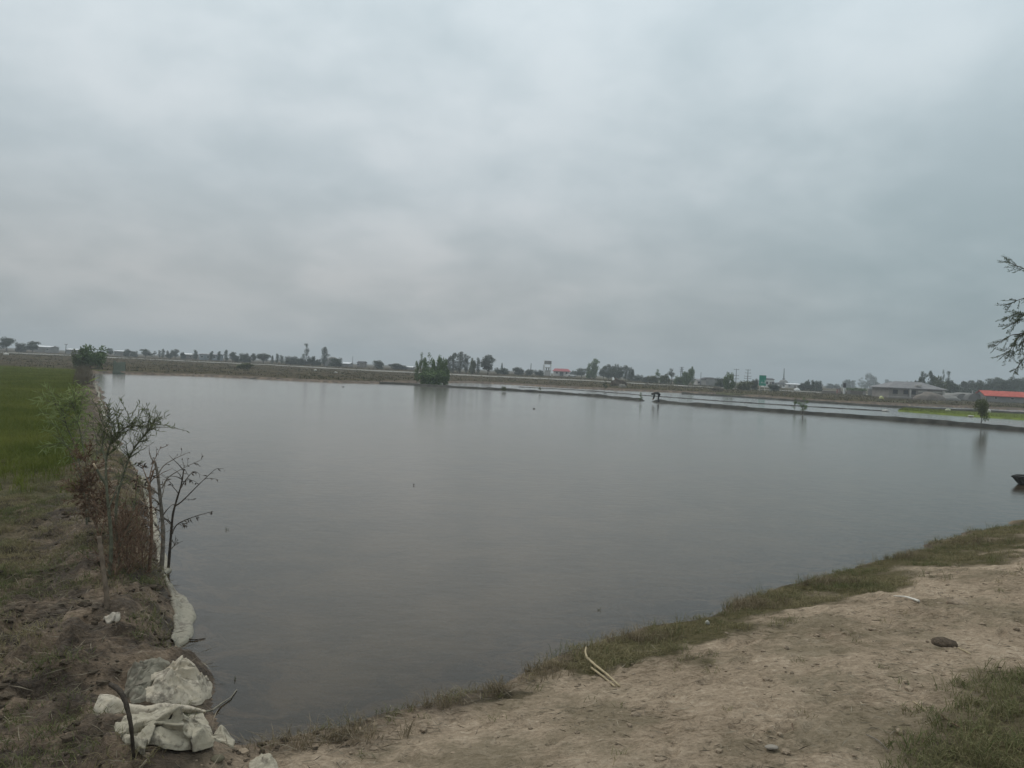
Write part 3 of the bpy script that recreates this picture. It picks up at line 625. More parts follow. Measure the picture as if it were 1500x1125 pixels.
# rolled sack with an open mouth
o = thing('woven_sack', 'rolled pale woven sack with its open mouth towards the mud', 'sack', P(220, 1045, .05))
def roll(px, rad, zoff, seed, sides=26, squash=.72):
    pts = []
    for (a_, b_), zz in zip(px, zoff):
        q = P(a_, b_, zz); pts.append([q.x, q.y, max(zz, HZ(q.x, q.y) + .02)])
    pts = np.array(pts); k = len(pts); t = np.linspace(0, k - 1, 70); pts = np.stack([np.interp(t, range(k), pts[:, i]) for i in range(3)], 1); rd = np.interp(t, range(k), rad)
    for _ in range(6): pts[1:-1] = (pts[:-2] + 2 * pts[1:-1] + pts[2:]) / 4
    tan = np.gradient(pts, axis=0); tan /= np.linalg.norm(tan, axis=1)[:, None]
    e1 = np.cross(tan, [0, 0, 1]); e1 /= np.linalg.norm(e1, axis=1)[:, None]; e2 = np.cross(e1, tan)
    an = np.arange(sides) * 2 * np.pi / sides; T, A = np.meshgrid(t, an, indexing='ij')
    f = 1 + .6 * (fbm(T * 1.3 + seed, np.cos(A) * 1.6 + 3 + np.sin(A) * 1.1, seed, 4) - .5) + .13 * np.cos(3 * A + T * .9) + .25 * (np.abs(fbm(T * 2.2, np.cos(A) * 2.4 + 7, seed + 3, 2) - .5) - .2)
    return pts[:, None, :] + (rd[:, None] * f * np.cos(A))[..., None] * e1[:, None, :] + (rd[:, None] * f * np.sin(A) * squash)[..., None] * e2[:, None, :]
rv = roll([(140, 1049), (160, 1050), (182, 1049), (210, 1044), (240, 1038), (270, 1038), (301, 1043)], [.080, .085, .060, .056, .05, .036, .014], [.15, .14, .14, .16, .17, .13, .06], 4)
rv = np.concatenate([rv, rv[:, :1]], 1); mb = MB(); sheet(mb, rv); under(o, mb, 'cloth', S_pale, 1, .004)
mb = MB(); st = [P(298, 1043, .06), P(312, 1040, .03), P(325, 1030, .012), P(338, 1022, .01), P(347, 1010, .006)]
mb.tube([Vector(q) - Vector(o.location) for q in st], [.008, .007, .006, .005, .004], 6); mb.build('twisted_end', S_grey, o, True)
sack('small pale corner of a woven sack half buried in the path edge', [(364, 1120), (382, 1111), (397, 1112), (408, 1130), (400, 1145), (368, 1145)], (386, 1126), .12, [(386, 1126, .07, .04)], .03, 31, S_mid, nr=24, na=60, ncr=8)

# hooked stick that pins the sacks
M_bark = mat('dark_wet_stick', (.052, .042, .032), .8, .4, 20, .01)
M_bark2 = mat('grey_bark', (.150, .130, .105), .85, .35, 18, .01)
M_bark3 = mat('brown_bark', (.150, .098, .066), .85, .35, 18, .01)
M_bark4 = mat('greenish_bark', (.115, .115, .078), .85, .3, 18, .01)
def smoothline(pts, n=24):
    pts = np.array([list(p) for p in pts], float); k = len(pts); t = np.linspace(0, k - 1, n)
    out_ = []
    for ti in t:
        i = min(int(ti), k - 2); f = ti - i; p0 = pts[max(i - 1, 0)]; p1 = pts[i]; p2 = pts[i + 1]; p3 = pts[min(i + 2, k - 1)]
        out_.append(.5 * ((2 * p1) + (-p0 + p2) * f + (2 * p0 - 5 * p1 + 4 * p2 - p3) * f * f + (-p0 + 3 * p1 - 3 * p2 + p3) * f ** 3))
    return np.array(out_)
def stick(name, label, cat, pts, rad, m, sides=8, n=24, group=None):
    pts = smoothline(pts, n); b0 = Vector(pts[0]); o = None
    mb = MB(); rr = np.interp(np.linspace(0, 1, n), np.linspace(0, 1, len(rad)), rad) * (1 + .12 * np.sin(np.arange(n) * 2.3)); mb.tube(pts - np.array(b0), rr, sides)
    o = mb.build(name, m, None, True); o.location = b0; return tag(o, label, cat, group)
gb = G(197, 1108); yb = gb.y
stick('hooked_stick', 'dark hooked stick driven down over the beige sacks', 'stick',
      [gb - Vector((0, 0, .06)), D(194, 1085, yb - .02), D(191, 1058, yb - .03), D(186, 1036, yb + .0), D(180, 1019, yb + .05), D(171, 1008, yb + .12), D(162, 1003, yb + .2)],
      [.008, .010, .012, .013, .014, .015, .013], M_bark)

# ------------------------------------------------------------------ plastic sheet along the bund
M_plas = sack_mat('bund_plastic', (.24, .22, .165), (.33, .305, .24), .06)
def shore_sheet(pxs, wid, label, seed):
    pts = np.array([list(P(a, b))[:2] for a, b in pxs]); L = np.concatenate([[0], np.cumsum(np.linalg.norm(np.diff(pts, axis=0), axis=1))])
    n = max(40, int(L[-1] / .035)); n = min(n, 700); s = np.linspace(0, L[-1], n); x = np.interp(s, L, pts[:, 0]); y = np.interp(s, L, pts[:, 1]); tx, ty = np.gradient(x), np.gradient(y); ln = np.hypot(tx, ty); nx, ny = ty / ln, -tx / ln
    if np.mean(sdist(x + nx * .5, y + ny * .5)) > 0: nx, ny = -nx, -ny        # towards the water
    ww = np.interp(s, L, wid) * (.35 + .65 * np.clip(np.minimum(s, L[-1] - s) / .15, 0, 1)) * (.55 + .9 * fbm(s * .9, s * 0 + 2, seed + 6, 3)); rows = []; m = 9
    for j in range(m):
        u = j / (m - 1); o_ = (-.25 + u * 1.0) * ww * (.75 + .5 * fbm(s * 2.2, s * 0 + 3, seed, 3)) + (fbm(s * 3, s * 0, seed + 2, 3) - .5) * .06
        X_, Y_ = x + nx * o_, y + ny * o_; zt = np.maximum(zones(X_, Y_)[0], 0) + .015
        prof = .022 * np.clip(math.sin(math.pi * (u * .8 + .16)), 0, 1) * np.clip(ww / .2, .35, 1.0) - (.05 if j == m - 1 else 0)
        zz = zt + prof + .03 * (fbm(s * 7 + u * 2, s * 0 + u * 5, seed + 4, 4) - .5) - (.04 if j == 0 else 0)
        rows.append(np.stack([X_, Y_, zz], 1))
    mb = MB(); sheet(mb, np.stack(rows)); o = mb.build('plastic_sheet', M_plas, None, True); thicken(o, .004, 0); return tag(o, label, 'plastic sheet')
shore_sheet([(241, 858), (256, 882), (262, 905), (259, 930), (249, 953)], [.10, .22, .27, .22, .10], 'pale bulging plastic sheet lining the bund between the sacks and the cuttings', 3)
shore_sheet([(184, 676), (204, 708), (217, 742), (226, 785), (233, 822), (238, 842)], [.07, .08, .10, .11, .12, .10], 'pale plastic lining at the waterline behind the willow cuttings', 5)
shore_sheet([(130, 549), (135, 560), (142, 577), (147, 594), (151, 612), (161, 640), (176, 664)], [.14, .2, .24, .16, .14, .10, .08], 'long pale plastic lining along the bund beside the green rice', 9)

# ------------------------------------------------------------------ willow cuttings on the bund
M_leafdead = mat('dead_leaf', (.100, .066, .044), .85, .3, 6, 0, (.20, .128, .082), attr=True, trans=.15)
M_leafgreen = mat('willow_leaf', (.165, .215, .075), .7, .3, 6, 0, (.30, .34, .15), attr=True, trans=.3)
M_leafgrey = mat('dull_leaf', (.095, .115, .052), .75, .3, 6, 0, (.17, .185, .085), attr=True, trans=.2)
M_leafdark = mat('withered_leaf', (.042, .034, .026), .8, .3, 6, 0, (.085, .060, .044), attr=True, trans=.15)
def grow(mbw, mbl, pts, r0, r1, twigs, tlen, leaves, llen, lwid, seed, up=.35, droop=0.0, leaf_from=.1, tw_from=.3):
    """a stem with random side twigs and narrow leaves"""
    r2 = np.random.default_rng(seed); pl = smoothline(pts, 20); mbw.tube(pl, np.linspace(r0, r1, 20) * (1 + .08 * np.sin(np.arange(20) * 1.9 + seed)), 7)
    runs = []
    for k in range(twigs):
        i = r2.integers(int(20 * tw_from), 20); b = pl[i]; ax = pl[min(i + 1, 19)] - pl[max(i - 1, 0)]; ax /= np.linalg.norm(ax) + 1e-9
        d = r2.normal(size=3); d -= ax * (d @ ax); d /= np.linalg.norm(d); d = d * .8 + ax * .7 + np.array([0, 0, up]); d /= np.linalg.norm(d)
        ln = tlen * r2.uniform(.4, 1.2); c = [b]; dd = d.copy()
        for s_ in range(5):
            dd = dd + r2.normal(0, .16, 3) + np.array([0, 0, -droop * .2]); dd /= np.linalg.norm(dd); c.append(c[-1] + dd * ln / 5)
        c = np.array(c); rr = max(r1 * .8, .0034); mbw.tube(c, np.linspace(rr, .0017, 6), 4, cap=False); runs.append(c)
    if leaves:
        cs, ds = [], []
        for c in runs + [pl[int(20 * .6):]]:
            for k in range(leaves):
                f = r2.uniform(leaf_from, 1) * (len(c) - 1); i = min(int(f), len(c) - 2); q = c[i] + (c[i + 1] - c[i]) * (f - i); ax = c[i + 1] - c[i]; ax /= np.linalg.norm(ax) + 1e-9
                dv = r2.normal(size=3) * .75 + ax * .8 + np.array([0, 0, -droop]); cs.append(q); ds.append(dv)
        mbl.leaves(cs, ds, llen * r2.uniform(.55, 1.25, len(cs)), lwid * r2.uniform(.7, 1.2, len(cs)), r2.uniform(0, 1, len(cs)))
def sapling(label, stems, mw_, ml, name='willow_cutting', cat='sapling', group=None):
    base = stems[0]['px'][0]; b = G(*base); root = thing(name, label, cat, b, group); mbl = MB()
    for k, s_ in enumerate(stems):
        mbw = MB(); gx_, gy_ = s_['px'][0]
        yb_ = (G(gx_, gy_).y if s_.get('ground', k == 0) else b.y + s_.get('dy', 0)); pts = []
        for j, (a, c) in enumerate(s_['px']):
            q = D(a, c, yb_ + s_.get('lean', .25) * (j / max(1, len(s_['px']) - 1)) * (0 if j == 0 else 1)); pts.append(q)
        if s_.get('ground', k == 0): pts[0].z = HZ(pts[0].x, pts[0].y) - .05
        grow(mbw, mbl, pts, s_.get('r0', .014), s_.get('r1', .004), s_.get('tw', 6), s_.get('tl', .3), s_.get('lv', 4), s_.get('ll', .05), s_.get('lw', .012), s_.get('seed', 1) + k, s_.get('up', .35), s_.get('droop', 0), tw_from=s_.get('tf', .3))
        me = mbw.mesh('stem', True); me.transform(Matrix.Translation(-b)); me.materials.append(mw_); link('stem' if k == 0 else 'branch', me, root)
    if mbl.n:
        me = mbl.mesh('foliage'); me.transform(Matrix.Translation(-b)); me.materials.append(ml); link('foliage', me, root)
    return root
NG = dict(ground=False)
sapling('bare grey forked cutting at the waterline with hanging withered leaves over the pond', [
    dict(px=[(246, 836), (250, 790), (253, 756), (258, 735), (266, 708), (269, 688)], r0=.017, r1=.007, tw=5, tl=.22, lv=2, seed=10, ll=.05, lw=.015, droop=.6),
    dict(px=[(257, 741), (268, 733), (290, 711), (313, 689)], r0=.010, r1=.003, tw=3, tl=.14, lv=3, seed=14, droop=.9, ll=.05, lw=.017, **NG),
    dict(px=[(263, 718), (272, 703), (283, 690)], r0=.008, r1=.003, tw=5, tl=.14, lv=4, seed=18, droop=.8, ll=.05, lw=.017, **NG),
    dict(px=[(252, 782), (260, 768), (284, 757), (312, 749)], r0=.009, r1=.0025, tw=7, tl=.10, lv=4, seed=22, droop=1.0, ll=.055, lw=.014, **NG),
    dict(px=[(249, 806), (256, 798), (260, 790)], r0=.006, r1=.003, tw=3, tl=.1, lv=2, seed=26, ll=.04, **NG)], M_bark, M_leafdark)
sapling('thickest grey cutting with a broken top and two long side shoots', [
    dict(px=[(236, 837), (239, 790), (237, 753), (234, 723), (231, 695), (227, 677)], r0=.026, r1=.014, tw=6, tl=.24, lv=3, seed=30, ll=.05, lw=.016, droop=.5),
    dict(px=[(232, 694), (240, 682), (256, 672), (278, 662)], r0=.008, r1=.002, tw=3, tl=.12, lv=2, seed=34, ll=.04, **NG),
    dict(px=[(237, 715), (246, 700), (268, 686), (296, 673)], r0=.008, r1=.002, tw=4, tl=.1, lv=4, seed=38, ll=.035, droop=.5, **NG),
    dict(px=[(237, 728), (241, 712), (244, 702)], r0=.007, r1=.003, tw=4, tl=.12, lv=4, seed=42, ll=.05, lw=.017, droop=.7, **NG),
    dict(px=[(239, 790), (228, 768), (216, 752)], r0=.008, r1=.003, tw=5, tl=.16, lv=4, seed=44, ll=.05, lw=.017, droop=.6, **NG),
    dict(px=[(240, 758), (247, 765), (254, 772)], r0=.007, r1=.004, tw=2, tl=.1, lv=2, seed=46, ll=.04, **NG)], M_bark2, M_leafdark)
sapling('brown cutting with clusters of withered leaves round its split top', [
    dict(px=[(218, 838), (222, 786), (221, 741), (219, 711), (225, 690)], r0=.020, r1=.007, tw=9, tl=.25, lv=5, seed=50, ll=.055, lw=.018, droop=.6),
    dict(px=[(220, 712), (214, 698), (208, 682)], r0=.008, r1=.003, tw=5, tl=.14, lv=6, seed=54, ll=.055, lw=.018, droop=.7, **NG),
    dict(px=[(219, 700), (224, 680), (236, 653)], r0=.007, r1=.002, tw=3, tl=.09, lv=2, seed=56, ll=.03, **NG),
    dict(px=[(205, 815), (201, 770), (199, 729), (201, 690)], r0=.015, r1=.005, tw=9, tl=.24, lv=6, seed=58, ll=.055, lw=.018, droop=.7, ground=True),
    dict(px=[(199, 800), (208, 770), (217, 745)], r0=.007, r1=.003, tw=6, tl=.2, lv=5, seed=60, ll=.05, droop=.5, **NG)], M_bark3, M_leafdark)
sapling('slanting grey green cutting with a feathery top leaning over the water', [
    dict(px=[(178, 838), (172, 785), (170, 745), (177, 708), (193, 663), (215, 633), (226, 620)], r0=.018, r1=.004, tw=46, tl=.28, lv=9, seed=70, ll=.05, lw=.009, tf=.55),
    dict(px=[(184, 690), (180, 680), (178, 670)], r0=.006, r1=.003, tw=4, tl=.1, lv=5, seed=74, ll=.04, lw=.009, **NG),
    dict(px=[(176, 800), (188, 770), (199, 735)], r0=.008, r1=.003, tw=7, tl=.2, lv=4, seed=78, ll=.05, **NG)], M_bark4, M_leafgrey)
sapling('leafy green willow cutting with narrow leaves arching towards the pond', [
    dict(px=[(160, 850), (163, 790), (158, 735), (155, 685), (160, 655), (172, 635), (190, 624)], r0=.019, r1=.003, tw=44, tl=.36, lv=10, seed=80, ll=.07, lw=.010, tf=.55),
    dict(px=[(156, 680), (150, 655), (152, 630), (160, 612)], r0=.009, r1=.003, tw=20, tl=.32, lv=9, seed=84, ll=.07, lw=.010, **NG),
    dict(px=[(159, 745), (172, 715), (182, 700)], r0=.008, r1=.003, tw=8, tl=.2, lv=6, seed=88, ll=.05, lw=.01, **NG)], M_bark4, M_leafgrey)
sapling('bright green willow shoots rising against the rice beside the cuttings', [
    dict(px=[(128, 770), (122, 715), (112, 660), (98, 625), (90, 598)], r0=.013, r1=.003, tw=24, tl=.42, lv=12, seed=90, ll=.12, lw=.016, droop=.3, tf=.5),
    dict(px=[(130, 765), (128, 700), (120, 645), (112, 612), (106, 590)], r0=.011, r1=.003, tw=24, tl=.42, lv=12, seed=94, ll=.12, lw=.016, droop=.3, tf=.5),
    dict(px=[(118, 700), (106, 668), (96, 650), (84, 640)], r0=.008, r1=.003, tw=14, tl=.36, lv=12, seed=98, ll=.12, lw=.015, droop=.3, **NG),
    dict(px=[(126, 740), (138, 690), (142, 650), (134, 618)], r0=.01, r1=.003, tw=10, tl=.3, lv=8, seed=99, ll=.08, lw=.012, **NG)], M_bark4, M_leafgreen)
sapling('cutting choked with rusty brown dead leaves above the pale stake', [
    dict(px=[(146, 800), (142, 770), (138, 740), (132, 705), (124, 672)], r0=.012, r1=.003, tw=60, tl=.34, lv=13, seed=110, ll=.055, lw=.014, droop=.3, tf=.25),
    dict(px=[(144, 780), (130, 745), (116, 715)], r0=.008, r1=.003, tw=40, tl=.30, lv=13, seed=114, ll=.055, lw=.014, droop=.3, **NG),
    dict(px=[(148, 785), (154, 750), (156, 718)], r0=.008, r1=.003, tw=30, tl=.30, lv=12, seed=118, ll=.055, lw=.014, droop=.3, **NG),
    dict(px=[(150, 800), (168, 775), (182, 755)], r0=.008, r1=.003, tw=26, tl=.30, lv=9, seed=119, ll=.05, lw=.013, **NG)], M_bark3, M_leafdead)
sapling('low tangle of thin brown brushwood at the foot of the cuttings', [
    dict(px=[(190, 842), (186, 800), (184, 772)], r0=.009, r1=.003, tw=70, tl=.48, lv=5, seed=120, ll=.045, lw=.012, tf=.05),
    dict(px=[(168, 848), (170, 815), (176, 780)], r0=.008, r1=.003, tw=64, tl=.48, lv=5, seed=124, ll=.045, lw=.012, tf=.05, ground=True),
    dict(px=[(212, 842), (208, 812), (206, 780)], r0=.008, r1=.003, tw=50, tl=.40, lv=4, seed=128, ll=.045, lw=.012, tf=.05, ground=True)], M_bark3, M_leafdead, 'brushwood', 'brush')
# stake and cut branch
sb = G(157, 890)
stick('wooden_stake', 'pale brown wooden stake leaning on the bund under the rusty leaves', 'stake', [sb - Vector((0, 0, .12)), D(156, 870, sb.y + .02), D(151, 832, sb.y + .08), D(145, 786, sb.y + .18)], [.024, .022, .020, .019], mat('stake_wood', (.155, .120, .088), .85, .3, 15, .01))
cb = D(143, 692, 8.6)
o = thing('cut_branch', 'short branch with a pale freshly cut end among the green cuttings', 'branch', cb)
mb = MB(); pe = D(137, 679, 8.55); pm = D(141, 687, 8.58); pb = D(156, 712, 8.75); pb2 = D(160, 760, 8.8); pg = D(163, 800, 8.85); pg.z = HZ(pg.x, pg.y) - .05
mb.tube([Vector(q) - cb for q in (pg, pb2, pb, pm)], [.017, .016, .015, .013], 7); mb.build('bark', M_bark4, o, True)
mb = MB(); mb.tube([pm - cb, pe - cb], [.0125, .010], 7); mb.build('cut_wood', mat('fresh_wood', (.55, .43, .29), .7, .15, 12), o, True)

# small things by the water on the left
def lump(name, label, cat, px, rpx, m, seed, h=.6, group=None, sink=.3, sub=2, am=.3):
    p = G(*px); s_ = (p - Vector((0, 0, CAMZ))).length / FPX; mb = MB(); blob(mb, (0, 0, rpx[1] * s_ * h), (rpx[0] * s_, rpx[0] * s_ * .8, rpx[1] * s_), seed, sub, am)
    o = mb.build(name, m, None, True); o.location = p - Vector((0, 0, rpx[1] * s_ * sink)); return tag(o, label, cat, group)
M_white = mat('dirty_white_plastic', (.52, .50, .45), .6, .2, 9, .01)
p = G(160, 912); o = thing('plastic_rag', 'small dirty white plastic rag at the foot of the pale stake', 'rag', p)
mb = MB(); gr = crumple([(144, 911), (157, 907), (170, 904), (177, 909), (170, 913), (156, 914)], (163, 909), .1, [(169, 909, .04, .035)], .02, 41, nr=24, na=60, ncr=9)
sheet(mb, gr); under(o, mb, 'cloth', sack_mat('dirty_plastic', (.38, .33, .26), (.50, .45, .37), .05), 1, .003)
def twig(name, label, cat, pts, r, m, group=None, n=14):
    return stick(name, label, cat, pts, r, m, 6, n, group)
def lie(px, lift=.008):
    q = G(*px); q.z = max(q.z, 0) + lift; return q
# path litter
M_cane = mat('bleached_cane', (.34, .275, .17), .6, .2, 14, .004)
o = thing('cane_piece', 'split length of bleached yellow cane on the grassy bank', 'cane', lie((907, 1007)))
def rel(o, pts): return [Vector(q) - Vector(o.location) for q in pts]
mb = MB(); mb.tube(smoothline(rel(o, [lie((907, 1008), .015), lie((890, 993), .022), lie((872, 980), .03), lie((860, 971), .04)]), 14), np.linspace(.008, .011, 14) * (1 + .12 * np.sin(np.arange(14) * 2.7)), 8); mb.build('shaft', M_cane, o, True)
mb = MB(); mb.tube(smoothline(rel(o, [lie((901, 1008), .01), lie((884, 994), .012), lie((866, 981), .015)]), 10), np.linspace(.007, .009, 10), 6); mb.build('split_strip', M_cane, o, True)
mb = MB(); mb.tube(smoothline(rel(o, [lie((860, 971), .04), lie((857, 966), .06), lie((858, 961), .075)]), 8), np.linspace(.010, .007, 8), 6); mb.build('bent_tip', M_cane, o, True)
twig('bleached_stick', 'white weathered stick at the grass edge of the path', 'stick', [lie((1309, 876), .02), lie((1325, 878), .025), lie((1338, 881), .02), lie((1346, 883), .012)], [.004, .008, .011, .012], mat('bone_white', (.58, .55, .49), .7, .12, 12, .006))
lump('dung_clod', 'rounded dark brown clod lying on the open path', 'clod', (1384, 945), (15, 7), mat('dung', (.120, .092, .066), .95, .3, 25, .03), 5)
lump('soil_clod', 'pale flat clod of dry soil near the white stick', 'clod', (1403, 886), (13, 5), M_clod, 8)
lump('white_stone', 'small pointed white stone at the grassy water edge', 'stone', (1036, 914), (3.4, 4), mat('white_stone', (.34, .33, .29), .8, .15, 9), 12, sub=1, am=.5)
lump('grey_stone', 'flat grey stone sunk in the bare path', 'stone', (1130, 1095), (8, 2.5), mat('grey_stone', (.27, .24, .20), .9, .15, 9, .01), 13)
lump('mossy_stone', 'rounded greenish stone beside the lowest sack', 'stone', (318, 1113), (9, 4), mat('mossy_stone', (.13, .115, .078), .9, .25, 9, .01), 15)
twig('dry_twig', 'straight pale straw stem on the path near the thick grass', 'twig', [lie((1337, 1029)), lie((1350, 1038)), lie((1363, 1048))], [.003, .004, .003], M_cane)
twig('dry_twig', 'long dark thin twig lying across the path beside the verge grass', 'twig', [lie((1375, 1045)), lie((1390, 1058)), lie((1414, 1071))], [.004, .005, .003], M_bark3)
twig('dry_twig', 'slender curved brown twig on bare trodden soil', 'twig', [lie((1269, 1078)), lie((1286, 1087)), lie((1301, 1101))], [.003, .004, .002], M_bark2)
twig('dry_twig', 'small hooked rootlet curling on the pale path', 'twig', [lie((1166, 1056)), lie((1160, 1063)), lie((1163, 1072))], [.002, .003, .002], M_bark3)
twig('dry_twig', 'pair piece of yellow straw beside the round brown clod', 'twig', [lie((1403, 950)), lie((1413, 955)), lie((1422, 960))], [.004, .005, .003], M_cane)
# things in the pond
twig('floating_twig', 'thin leafy twig floating below the bulging plastic sheet', 'twig', [P(257, 931, .004), P(272, 935, .012), P(286, 937, .008), P(301, 935, .004)], [.004, .006, .006, .003], M_bark)
def shoot(label, px, hpx, seed):
    b = P(*px, -.03); s_ = b.y / FPX; mb = MB(); r2 = np.random.default_rng(seed)
    for k in range(3):
        e = Vector((r2.normal(0, 2.2) * s_, 0, hpx * s_ * r2.uniform(.6, 1.1))); mb.tube([(0, 0, 0), e * .5 + Vector((.3 * s_, 0, 0)), e], [.005, .004, .002], 5)
    o = mb.build('reed_shoot', M_bark4, None, True); o.location = b; return tag(o, label, 'shoot')
shoot('dark stub of a shoot standing in the water beside the sack heap', (343, 1001), 11, 1)
shoot('short shoots poking from open water off the cane piece', (876, 898), 9, 2)
shoot('lone shoot in the water off the bare grey forked cutting', (331, 779), 8, 3)
def float_bit(label, px, wpx, seed):
    b = P(*px); s_ = b.y / FPX; mb = MB(); blob(mb, (0, 0, .02), (wpx * s_, wpx * s_ * .5, max(.012, .7 * s_)), seed, 2, .4); o = mb.build('floating_clod', M_bark, None, True); o.location = b; return tag(o, label, 'clod')
float_bit('dark clod just breaking the surface in mid pond', (606, 711), 1.1, 3)
float_bit('dark floating scrap on the water off the main dike', (782, 599), 2.0, 4)
float_bit('tiny dark clod in the water close to the brown bank', (503, 567), 1.6, 5)

# punt at the right-hand edge
M_boat = mat('weathered_boat', (.040, .040, .036), .8, .4, 9, .01); M_boatin = mat('boat_inside', (.16, .145, .125), .85, .3, 9, .01)
bw = P(1494, 710); o = thing('punt', 'dark weathered flat bottomed punt with a raked bow lying in the pond', 'boat', bw)
def punt():
    st = [(-.16, .12, .22, .20), (.05, .22, .01, .235), (.35, .32, -.06, .225), (1.0, .38, -.08, .21), (1.8, .38, -.08, .21), (2.4, .32, -.04, .23), (2.7, .26, .06, .24)]
    v = []
    for x, hw, zb, zt in st: v += [(x, -hw, zt), (x, -hw * .8, zb), (x, hw * .8, zb), (x, hw, zt)]
    q = []
    for i in range(len(st) - 1):
        for j in range(3): q.append((i * 4 + j, i * 4 + j + 1, (i + 1) * 4 + j + 1, (i + 1) * 4 + j))
    q += [(0, 3, 2, 1), (len(v) - 4, len(v) - 3, len(v) - 2, len(v) - 1)]; return v, q, st
v, q, st = punt(); mb = MB(); mb.add(v, q); h = mb.build('hull', M_boat, o); md = h.modifiers.new('t', 'SOLIDIFY'); md.thickness = .03; md.offset = -1
for sgn in (-1, 1):
    mb = MB(); mb.tube([(x, sgn * hw, zt + .006) for x, hw, zb, zt in st], .022, 6); mb.build('gunwale', M_boat, o)
for x in (.5, 1.5, 2.2):
    mb = MB(); mb.box((x, 0, .185), (.2, .62, .025)); mb.build('thwart', M_boatin, o)
mb = MB(); mb.box((.02, 0, .222), (.26, .30, .02)); mb.build('bow_deck', M_boat, o)

# ------------------------------------------------------------------ worker on the dike
def worker():
    b = P(963, 589.5, .12); o_ = thing('person', 'person in dark clothes bent double, working at the gap in the dike', 'person', b)
    J = [(0.10, 0, .80), (-.02, 0, .88), (-.20, 0, .90), (-.36, 0, .84), (-.44, -.01, .78), (-.53, -.02, .71),           # pelvis, waist, chest, neck root, neck, head
         (.13, .11, .76), (.10, .17, .42), (.20, .20, .08), (.10, .22, .03), (.13, -.11, .76), (.04, -.16, .42), (.02, -.18, .08), (-.08, -.19, .03),   # legs
         (-.30, .19, .83), (-.33, .22, .55), (-.42, .14, .30), (-.45, .12, .22), (-.30, -.19, .83), (-.32, -.22, .55), (-.42, -.12, .28), (-.46, -.10, .20)]   # arms
    E_ = [(0, 1), (1, 2), (2, 3), (3, 4), (4, 5), (0, 6), (6, 7), (7, 8), (8, 9), (0, 10), (10, 11), (11, 12), (12, 13), (2, 14), (14, 15), (15, 16), (16, 17), (2, 18), (18, 19), (19, 20), (20, 21)]
    rad = [.15, .15, .17, .10, .06, .105, .095, .065, .045, .04, .095, .065, .045, .04, .065, .05, .036, .04, .065, .05, .036, .04]
    me = bpy.data.meshes.new('skeleton'); me.from_pydata(J, E_, []); t = bpy.data.objects.new('tmp', me); C.objects.link(t)
    t.modifiers.new('s', 'SKIN')
    for i, r in enumerate(rad): me.skin_vertices[0].data[i].radius = (r, r)
    me.skin_vertices[0].data[0].use_root = True
    s_ = t.modifiers.new('u', 'SUBSURF'); s_.levels = 2; s_.render_levels = 2
    body = bpy.data.meshes.new_from_object(t.evaluated_get(bpy.context.evaluated_depsgraph_get())); bpy.data.objects.remove(t)
    body.materials.clear()
    for m in (mat('dark_shirt', (.045, .045, .042), .9, .2, 8), mat('dark_trousers', (.030, .033, .038), .9, .2, 8), mat('skin', (.24, .15, .10), .7, .1, 8), mat('rubber_boot', (.02, .02, .02), .6, .1, 8)): body.materials.append(m)
    for p_ in body.polygons:
        c = p_.center
        p_.material_index = 3 if (c.z < .22 and c.x > -.2) else 2 if (c.z < .32 and c.x < -.3) or c.x < -.44 else 1 if c.x > -.02 and c.z < .80 or c.z < .5 and c.x > -.2 else 0
        p_.use_smooth = True
    link('body', body, o_)
    mb = MB(); blob(mb, (-.515, -.015, .765), (.115, .105, .085), 3, 2, .1); mb.build('dark_hair', mat('hair', (.012, .010, .009), .7, .1, 8), o_, True)
    return o_
worker()
